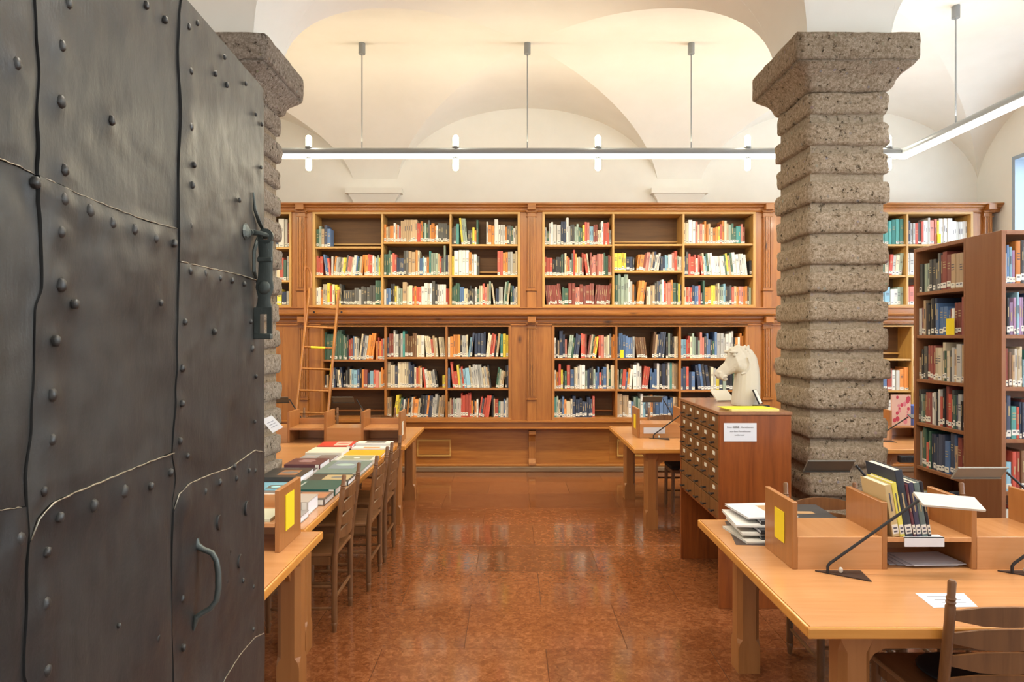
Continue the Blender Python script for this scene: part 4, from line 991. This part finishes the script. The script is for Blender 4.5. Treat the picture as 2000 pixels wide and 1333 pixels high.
o = MB().prism([(1.08, 3.21), (1.30, 3.19), (1.36, 3.62), (1.16, 3.63)], 'z', TZ+.0001, TZ+.0006).build('brochure', plain('dark_brochure', (.07, .05, .045), .5)); tag(o, 'dark brochure lying under the catalogue pile', 'brochure')
# standing books in the foreground divider
bx = 1.622; sz = TZ+.1385
spec_ = [(.030, .225, .20, (.55, .43, .22), 'beige paperback leaning leftmost in foreground divider', 9.5), (.022, .235, .20, (.72, .66, .12), 'yellow paperback with spine label in foreground divider', 9.5), (.033, .29, .24, (.03, .04, .06), 'tall dark blue hardback in foreground divider', 9.5),
         (.013, .23, .2, (.12, .035, .05), 'slim maroon book beside the tall dark blue hardback', 9.5), (.022, .235, .2, (.05, .05, .10), 'dark violet blue book in foreground divider', 9.5), (.025, .235, .2, (.12, .17, .17), 'grey green book in foreground divider', 9.5), (.014, .24, .2, (.02, .02, .03), 'slim black book rightmost in foreground divider', 9.5)]
x = bx+.024
for (t_, h, d, col, lab, ang) in spec_:
    th_ = thing('standing_book', (x, 2.875, sz), lab, 'book', 'books standing in the foreground divider'); m = plain('cloth', col, .45)
    a = math.radians(-ang)
    def loc(mbb): 
        for i in range(len(mbb.v)): q = mbb.v[i]; mbb.v[i] = (q[0]+x, q[1]+2.875, q[2]+sz)
        return mbb
    loc(MB().prism([(0, .003), (.002, .0006), (t_/2, 0), (t_-.002, .0006), (t_, .003), (t_, d), (t_-.0025, d), (t_-.0025, .006), (.0025, .006), (.0025, d), (0, d)], 'z', 0, h)).build('cover', m, th_)
    loc(MB().box(.0025, t_-.0025, .006, d-.004, .003, h-.004)).build('page_block', PAGES, th_)
    loc(MB().box(t_*.08, t_*.92, -.001, .0006, .012, .052)).build('spine_label', LABEL if t_ > .02 else PAPERC, th_)
    for q in range(2): loc(MB().box(t_*.25, t_*.75, -.0016, -.001, .019+q*.015, .026+q*.015)).build('label_print', INK, th_)
    loc(MB().box(t_*.4, t_*.6, -.0006, .001, .11, .19)).build('spine_title', GOLD if col[0] < .2 else INK, th_)
    th_.rotation_euler.y = a; x += t_/math.cos(a)+.0012
o = MB().box(1.69, 1.86, 2.863, 2.869, TZ+.100, TZ+.1405).box(1.69, 1.86, 2.863, 2.905, TZ+.1385, TZ+.1405).build('paper_flap', PAPER); tag(o, 'blank white paper flap hung over the divider shelf edge', 'paper')
for i in range(4):
    M = Matrix.Translation((1.80+.012*i, 3.0-.01*i, TZ+.001+i*.0035)) @ Matrix.Rotation(.06*(i-1.5), 4, 'Z')
    o = MB().box(-.135+.01*i, .135, -.085, .085, 0, .003, 0, M).build('loose_sheets', plain('news_paper', (.42+.04*i, .42+.04*i, .46+.04*i), .8)); tag(o, ['lowest', 'second lowest', 'third lowest', 'topmost'][i]+' loose printed paper in the opening under the divider shelf', 'paper', 'papers under the divider shelf')
o = MB().prism([(1.50, 2.60), (1.69, 2.60), (1.66, 2.47), (1.49, 2.46)], 'z', TZ+.0005, TZ+.0015)
o.v = [(v[0]+(v[1]-2.5)*.05+.07, v[1], v[2]) for v in o.v]
o = o.build('desk_card', PAPER); tag(o, 'white printed card lying on the desk behind the foreground chair', 'card')
for k in range(3): B(1.60+.01*k, 1.71, 2.565-k*.03, 2.568-k*.03, TZ+.0015, TZ+.0019).build('text_line', INK, o)
# objects on the desk beyond the pillar
fb = thing('floral_folder', (3.81, 6.52, TZ+.139), 'pink folder with red flower pattern between pillar and brown bookcase', 'folder')
B(3.715, 3.90, 6.51, 6.53, TZ+.139, TZ+.44).build('board', plain('pink_board', (.66, .44, .36), .6), fb)
for k in range(16):
    u, v = rnd.uniform(3.735, 3.88), TZ+.139+rnd.uniform(.03, .28); r_ = rnd.uniform(.010, .024)
    MB().ball((u, 6.5095, v), r_, (1, .04, 1.3), 9, 5).build('flower', plain('flower_red', (.50, .05, .09) if k % 3 else (.62, .22, .26), .6), fb)
o = B(3.93, 4.06, 6.52, 6.70, TZ+.139, TZ+.33).build('box_file', plain('blue_file', (.06, .12, .42), .5)); tag(o, 'small blue box on desk behind the brown bookcase', 'box')
o = thing('socket_block', (3.52, 5.96, .62), 'black power socket block under edge of desk beyond pillar', 'socket')
B(3.44, 3.60, 5.90, 5.945, .64, .70).build('body', BLACK, o, bevel=.004)
for k in range(3): MB().tube([(3.47+k*.045, 5.901, .67), (3.47+k*.045, 5.897, .67)], .016, 10).build('socket', CUSH, o)

# ------------------------------------------------------------------ rolling ladder
ld = thing('library_ladder', (-2.5, 8.3, 0), 'tall wooden library ladder leaning on the bookcase at left', 'ladder')
def lp(px, py, d): return P(px, py, d)
YT, YB_ = 8.54, 7.95
def rail_pt(px, z, side): pass
lt, lb_ = P(605, 562, YT), Vector((-436*YB_/F, YB_, 0)); rt_, rb = P(662, 566, YT), Vector(((629-1000)/F*YB_, YB_, 0))
LADW = wood('golden_ladder_wood', (.46, .19, .04), (.34, .12, .022), 'z', .35)
for a, b in ((lt, lb_), (rt_, rb)):
    mb = MB(); dx, dy = .013, .03
    mb.quadbox([b+Vector(v) for v in ((-dx, -dy, 0), (dx, -dy, 0), (dx, dy, 0), (-dx, dy, 0))]+[a+Vector(v) for v in ((-dx, -dy, 0), (dx, -dy, 0), (dx, dy, 0), (-dx, dy, 0))])
    mb.build('side_rail', LADW, ld, bevel=.005)
for py in (603, 644, 684.5, 727, 769.5, 812, 855, 898):
    f = (py-564)/(944-564); z = lt.z*(1-f); fz_ = 1-z/lt.z
    a = lt.lerp(lb_, fz_); b = rt_.lerp(rb, fz_)
    rg = MB().tube([a, b], .014, 10).build('rung', LADW, ld, smooth='auto')
    if py == 684.5: MB().tube([a.lerp(b, .25), a.lerp(b, .72)], .0155, 10).build('yellow_tape', YTAPE, rg)
f = .40; q = rt_.lerp(rb, f); q2 = rt_.lerp(rb, f+.055); MB().quadbox([q2+Vector(v) for v in ((-.015, -.032, 0), (-.012, -.032, 0), (-.012, .0, 0), (-.015, .0, 0))]+[q+Vector(v) for v in ((-.015, -.032, 0), (-.012, -.032, 0), (-.012, .0, 0), (-.015, .0, 0))]).build('yellow_tape', YTAPE, ld)
MB().tube([P(595, 690, 8.38), P(595.5, 600, 8.42), P(594.5, 530, 8.44), P(597, 522, 8.44), P(603, 524, 8.46), P(606.5, 535, 8.48), P(606.5, 562, 8.50)], .014, 8).build('grab_rail', plain('copper_tube', (.42, .17, .06), .3, .3), ld, smooth='auto')
for px in (613, 667): MB().tube([P(px, 610, 8.60), P(px, 610, 8.54)], .014, 8).build('guide_roller', BLACK, ld)
for e_ in (lb_, rb): B(e_.x-.02, e_.x+.02, e_.y-.035, e_.y+.035, 0, .025).build('rubber_foot', BLACK, ld)

# ------------------------------------------------------------------ iron door leaf
DE = 2.35; XE0 = (510-1000)/F*DE; SL = .0538; NRM = Vector((1, SL, 0)).normalized(); ALN = Vector((SL, -1, 0)).normalized()
def dd(px, py, off=0.):
    k = (px-1000)/F; c0 = XE0+SL*DE; d = c0/(k+SL)
    return Vector((k*d, d, CZ+(660-py)/F*d))+NRM*off
DZT = 2.63
edge = Vector((XE0, DE, 0))
dr = thing('iron_door', edge, 'huge open iron door of riveted dark plates at left', 'door')
W_ = 1.55
def slab(o0, o1, s0, s1, z0, z1):
    pts = []
    for z in (z0, z1):
        for (s_, o_) in ((s0, o0), (s1, o0), (s1, o1), (s0, o1)): pts.append(edge+ALN*s_+NRM*o_+Vector((0, 0, z)))
    return MB().quadbox(pts)
slab(-.055, -.004, 0.004, W_, .012, DZT-.002).build('door_core', IRONK, dr)
slab(-.058, .006, -.004, .004, .01, DZT).build('edge_strap', IRON, dr)
slab(-.058, .004, 0, W_, DZT-.003, DZT+.004).build('top_strap', IRON, dr)
def interp(pl, y):
    if y <= pl[0][1]: 
        a, b = pl[0], pl[1]; return a[0]+(b[0]-a[0])*(y-a[1])/(b[1]-a[1])*.0
    for a, b in zip(pl, pl[1:]):
        if y <= b[1]: return a[0]+(b[0]-a[0])*(y-a[1])/(b[1]-a[1])
    return pl[-1][0]
sv1 = [(62, 0), (64, 60), (70, 140), (65, 220), (68, 290), (62, 345), (70, 440), (74, 560), (62, 610), (60, 700), (52, 830), (42, 930), (46, 1030), (42, 1120), (38, 1333)]
sv2 = [(346, 0), (343, 30), (340, 100), (345, 210), (341, 340), (342, 448), (340, 600), (335, 780), (328, 887), (334, 940), (328, 985), (326, 1060), (326, 1180), (330, 1333)]
def to_sz(px, py): p = dd(px, py); return ((p-edge).dot(ALN), p.z)
S1 = [to_sz(*p) for p in sv1]; S2 = [to_sz(*p) for p in sv2]
def seam_s(S_, z):   # s as function of z with natural wobble beyond the listed range
    if z >= S_[0][1]: return S_[0][0]+.006*math.sin(z*9)
    for a, b in zip(S_, S_[1:]):
        if z >= b[1]: t = (a[1]-z)/(a[1]-b[1]); t = t*t*(3-2*t); return a[0]+(b[0]-a[0])*t
    return S_[-1][0]+.006*math.sin(z*9)
def curve(pts):      # horizontal seam: z as function of s
    q = sorted(to_sz(*p) for p in pts)
    def f_(s_):
        if s_ <= q[0][0]: return q[0][1]
        for a, b in zip(q, q[1:]):
            if s_ <= b[0]: t = (s_-a[0])/(b[0]-a[0]); return a[1]+(b[1]-a[1])*t
        return q[-1][1]
    return f_
riv5 = [(40,250,1.2),(215,180,1.1),(210,400,1.3),(225,670,1.2),(415,475,1.1),(555,20,1),(632,78,1),(240,10,1.2),(720,105,.9),(728,280,1),(828,290,.9),(875,335,.9),(865,225,.8),(950,330,.8),(727,500,1.2),(742,650,.9),(925,790,.8),(725,890,1),(990,450,.8),(1015,490,.8),(1012,660,.7),(120,720,1.15),(222,785,1.3),(325,830,1.4),(415,880,1.3),(505,905,1.3),(590,940,1.2),(668,960,1.1),(210,915,1.2),(212,1125,1.4),(270,1200,1),(613,1195,.9),(725,1070,1.1),(785,1080,1),(845,1098,1),(895,1108,1),(945,1120,.9),(705,1270,1),(825,1310,1),(970,1270,.9),(735,730,1),(755,90,.8)]
riv6 = [(190,12,1.1),(172,222,1.3),(170,395,1.2),(680,118,1.1),(680,255,1),(672,400,1),(702,458,.8),(955,42,1.3),(972,150,.8),(968,325,.7),(140,595,1),(335,650,1.4),(455,595,1.5),(563,575,1),(640,522,1.1),(205,695,1),(770,595,1),(828,560,1.1),(887,500,1),(895,545,.9),(945,515,.9),(968,515,.9),(920,940,.9),(855,945,.9),(960,965,.9),(680,1010,1),(155,830,1),(50,780,1.3),(145,1030,1.3),(437,1115,.6),(585,1165,1.3),(685,1200,1),(150,1290,1.2),(960,1130,.9),(693,645,1.2)]
RV = [(a*.4951, b*.4951, s_) for a, b, s_ in riv5]+[(a*.505, 660+b*.505, s_) for a, b, s_ in riv6]
RSZ = [(*to_sz(a, b), q) for a, b, q in RV]
def pillow(s_, z):
    t = 0
    for a, b, q in RSZ:
        d2 = (a-s_)**2+(b-z)**2
        if d2 < .006: t += .0040*q*math.exp(-d2/(.022*q)**2)
    return min(t, .006)
def plate(sL, sR, zB, zT, off, seed, nu=44, nv=64):
    """sL: right-hand (small s) border fn(z); sR: far border fn(z); zB,zT fn(s)"""
    mb = MB()
    def pos(u, v):
        z = None; zz_ = 1.5
        s_ = .5
        for _ in range(3):
            a_, b_ = sL(zz_), sR(zz_); s_ = a_+(b_-a_)*u; zz_ = zB(s_)+(zT(s_)-zB(s_))*v
        return s_, zz_
    def fn(u, v):
        s_, z = pos(u, v); w = Vector((s_*2.2, z*2.2, seed)); e = min(min(u, 1-u)*nu, min(v, 1-v)*nv, 3)/3
        dent = noise.noise(w)*.008+noise.noise(w*3)*.0045+noise.noise(w*8)*.0018
        o_ = off+.0015+dent*(.3+.7*e)+pillow(s_, z)
        s_ += noise.noise(Vector((z*7, seed, 0)))*.004*(1-min(1, min(u, 1-u)*nu)); z += noise.noise(Vector((s_*9, seed, 3)))*.004*(1-min(1, min(v, 1-v)*nv))
        return edge+ALN*s_+NRM*max(o_, off-.003)+Vector((0, 0, z))
    mb.grid(fn, nu, nv)
    # turned-down rim so the plate has thickness
    top = [fn(i/nu, 1) for i in range(nu+1)]; bot = [fn(i/nu, 0) for i in range(nu+1)]; lf = [fn(0, j/nv) for j in range(nv+1)]; rt2 = [fn(1, j/nv) for j in range(nv+1)]
    for line in (top, bot, lf, rt2):
        o_ = len(mb.v); n_ = len(line)
        mb.v += [tuple(p) for p in line]+[tuple(p-NRM*(off+.006)) for p in line]
        for i in range(n_-1): mb.f.append((o_+i, o_+i+1, o_+n_+i+1, o_+n_+i)); mb.m.append(0)
    return mb.build('iron_plate', IRON, dr, smooth='auto')
G = .0009
c0f = lambda z: .004
s1f = lambda z: seam_s(S1, z); s2f = lambda z: seam_s(S2, z)
cst = lambda v: (lambda s_: v)
h3a = curve([(512, 553), (460, 537), (400, 524), (346, 512)]); h3b = curve([(508, 884), (490, 880), (440, 915), (400, 928), (360, 945), (338, 968), (328, 1000)]); h3c = curve([(508, 1238), (490, 1246), (460, 1280), (430, 1328), (400, 1400)])
h2a = curve([(343, 448), (300, 437), (260, 425), (200, 402), (140, 378), (64, 343)]); h2b = curve([(328, 887), (290, 900), (240, 920), (180, 945), (130, 965), (90, 985), (66, 1010), (56, 1035), (46, 1060)])
h1a = curve([(62, 343), (30, 325), (0, 314), (-100, 275)]); h1b = curve([(45, 990), (0, 996), (-100, 1010)])
off3, off2, off1 = .009, .0055, .002
sh = lambda f_, d_: (lambda v: f_(v)+d_)
# rounded top-left corner of the third column
def top3(s_):
    sr = S2[1][0]; zt = to_sz(343, 22)[1]; return DZT-.006 if s_ < sr-.0 else DZT-.006
plate(c0f, sh(s2f, -G), sh(h3a, G), cst(DZT-.006), off3, 1)
plate(c0f, sh(s2f, -G), sh(h3b, G), sh(h3a, -G), off3+.001, 2)
plate(c0f, sh(s2f, -G), sh(h3c, G), sh(h3b, -G), off3+.002, 3)
plate(c0f, sh(s2f, -G), cst(.02), sh(h3c, -G), off3+.003, 4, 16, 20)
plate(sh(s2f, G), sh(s1f, -G), sh(h2a, G), cst(DZT-.006), off2, 5)
plate(sh(s2f, G), sh(s1f, -G), sh(h2b, G), sh(h2a, -G), off2+.001, 6)
plate(sh(s2f, G), sh(s1f, -G), cst(.02), sh(h2b, -G), off2+.002, 7)
plate(sh(s1f, G), lambda z: W_, sh(h1a, G), cst(DZT-.006), off1, 8)
plate(sh(s1f, G), lambda z: W_, sh(h1b, G), sh(h1a, -G), off1+.001, 9)
plate(sh(s1f, G), lambda z: W_, cst(.02), sh(h1b, -G), off1+.002, 10)
def lip(fn, s0, s1_, off, n=26, r_=.0024):  # thin pale tube along a plate seam, its colour paints the edge highlight
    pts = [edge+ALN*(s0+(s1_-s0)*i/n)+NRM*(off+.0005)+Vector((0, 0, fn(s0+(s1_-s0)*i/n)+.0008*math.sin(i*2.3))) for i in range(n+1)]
    MB().tube(pts, [r_*(.35+.6*abs(math.sin(i*1.7+s0*5))) for i in range(n+1)], 6).build('lapped_edge_highlight', IRONHL, dr, smooth=True)
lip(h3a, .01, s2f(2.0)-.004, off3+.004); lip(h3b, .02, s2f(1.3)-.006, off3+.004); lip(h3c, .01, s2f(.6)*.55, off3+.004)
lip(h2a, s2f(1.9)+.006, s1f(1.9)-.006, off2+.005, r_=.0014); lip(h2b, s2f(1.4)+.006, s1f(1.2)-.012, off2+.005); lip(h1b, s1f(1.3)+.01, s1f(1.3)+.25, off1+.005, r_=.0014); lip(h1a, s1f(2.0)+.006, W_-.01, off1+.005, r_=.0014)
for (a, b, s_) in RV:
    off = off3 if a > 335 else (off2 if a > 60 else off1)
    p = dd(a, b, off+.0075); r_ = .0085*s_; n = 9
    rings = []
    for rr_, h in ((1.0, -.006), (1.0, .002), (.85, .0055), (.5, .0085), (.1, .0095)):
        rings.append([p+ALN*math.cos(2*PI*i/n+.3)*r_*rr_*(1+.12*math.sin(i*2.1+a))+Vector((0, 0, 1))*math.sin(2*PI*i/n+.3)*r_*rr_*1.15+NRM*h*s_*.62 for i in range(n)])
    MB().loft(rings).build('rivet', IRON, dr, smooth='auto')
for (a, b, w, h) in ((825*.505, 660+715*.505, .017, .022), (936*.505, 660+660*.505, .020, .024), (908*.505, 660+865*.505, .018, .022)):
    p = dd(a, b, off3+.0065); MB().loft([[p+ALN*math.cos(2*PI*i/16)*w*q+Vector((0, 0, math.sin(2*PI*i/16)*h*q))+NRM*hh for i in range(16)] for q, hh in ((1, -.010), (1, .003), (.93, .0045))]).build('keyhole_cover', IRON, dr, smooth='auto')
p = dd(439, 1083, off3+.0065); MB().loft([[p+ALN*math.cos(2*PI*i/12)*.006*q+Vector((0, 0, math.sin(2*PI*i/12)*.006*q+.006))+NRM*h for i in range(12)] for q, h in ((1, -.004), (1, .0018))]).quadbox([p+ALN*x_+Vector((0, 0, z_))+NRM*h for h in (-.004, .0018) for x_, z_ in ((-.003, -.016), (.003, -.016), (.003, .004), (-.003, .004))]).build('keyhole', IRONK, dr)
hp_ = [dd(373, 1053, off3+.003), dd(373, 1066, off3+.006), dd(373, 1074, off3+.022), dd(374, 1081, off3+.044), dd(374, 1096, off3+.056), dd(375, 1120, off3+.060), dd(375, 1150, off3+.060), dd(375, 1175, off3+.055), dd(374, 1190, off3+.040), dd(373, 1199, off3+.020), dd(372, 1206, off3+.007), dd(371, 1222, off3+.003), dd(371, 1233, off3+.001)]
MB().tube(hp_, [.009, .010, .0075, .0075, .0075, .008, .008, .0075, .0075, .0075, .0085, .006, .002], 10).build('pull_handle', IRONG, dr, smooth='auto')
# staple and hanging hasp
st_p = [dd(455, 445, off3+.004), dd(466, 450, off3+.006), dd(476, 452, off3+.010)]
MB().loft([[q+ALN*math.cos(2*PI*i/8)*w+Vector((0, 0, math.sin(2*PI*i/8)*h))+NRM*.0 for i in range(8)] for q, w, h in ((dd(474, 452, off3+.001), .03, .028), (dd(474, 452, off3+.007), .022, .022), (dd(476, 454, off3+.012), .010, .010))]).build('staple_leaf', IRONG, dr)
HY = 2.245
def hq(px, py, y=HY): return P(px, py, y)
MB().tube([dd(478, 454, off3+.008), hq(492, 454, 2.22), hq(508, 456, 2.222), hq(519, 459, 2.228), hq(523, 462, 2.245), hq(519, 464, 2.262), hq(508, 462, 2.268)], [.010, .010, .0085, .0085, .008, .007, .006], 8).build('staple_ring', IRONG, dr, smooth='auto')
hs = thing('door_hasp', hq(519, 663), 'long green grey iron hasp hanging from staple at door edge', 'hasp')
def outline(pts, holes=None): return pts
def hplate(pairs, name, y0=HY-.005, y1=HY+.005, cav=0):
    rings = []
    for py, xa, xb_ in pairs:
        a, b = P(xa, py, HY), P(xb_, py, HY); m_ = (b.x-a.x)*.12
        rings.append([(a.x, y0+.003, a.z), (a.x+m_, y0, a.z), (b.x-m_, y0, b.z), (b.x, y0+.003, b.z), (b.x, y1, b.z), (a.x, y1, a.z)])
    return MB().loft(rings).build(name, IRONG, hs, smooth='auto')
mb = MB()    # ring eye
c = hq(519, 462); ro, ri = .026, .0125; n = 20
ring = [[c+Vector((math.cos(2*PI*i/n)*r_, y_, math.sin(2*PI*i/n)*r_)) for r_, y_ in ((ri, -.005), (ro, -.005), (ro, .005), (ri, .005))] for i in range(n+1)]
mb.loft(ring).build('eye', IRONG, hs, smooth='auto')
hplate([(472, 504, 533), (500, 505.5, 532), (502, 504.5, 532.5), (512, 504.5, 532.5), (514, 505.5, 532), (546, 504, 532), (552, 501, 533), (562, 499.5, 534), (572, 502, 532), (580, 504, 528), (590, 503, 528), (601, 500.5, 531)], 'strap')
x_, z_ = 0, 0
MB().ball(hq(516.5, 562), .024, (1.0, .55, 1.1), 14, 9).build('boss', IRONG, hs, smooth=True)
MB().box(P(504, 0, HY).x, P(533, 0, HY).x, HY-.010, HY-.004, P(0, 512, HY).z, P(0, 503, HY).z).build('raised_band', IRONG, hs, bevel=.002)
X0, X1 = P(497, 0, HY).x, P(531.5, 0, HY).x; z1_, z0_ = P(0, 601, HY).z, P(0, 652, HY).z; h0, h1, hz1, hz0 = P(509, 0, HY).x, P(522, 0, HY).x, P(0, 614, HY).z, P(0, 650, HY).z
MB().box(X0, h0, HY-.005, HY+.005, z0_, z1_).box(h1, X1, HY-.005, HY+.005, z0_, z1_).box(h0, h1, HY-.005, HY+.005, hz1, z1_).build('slotted_plate', IRONG, hs)
MB().box(X0-.002, X1+.0, HY-.010, HY+.010, P(0, 663, HY).z, z0_).build('foot_bar', IRONG, hs, bevel=.003)
MB().tube([dd(487, 376, off3+.004), dd(488, 410, off3+.008), dd(494, 432, off3+.012), dd(500, 448, off3+.014), dd(490, 470, off3+.012), dd(485, 490, off3+.010), dd(487, 530, off3+.006), dd(496, 552, off3+.004)], [.003, .006, .008, .007, .007, .006, .006, .004], 7).build('wrought_strap', IRONG, dr, smooth='auto')
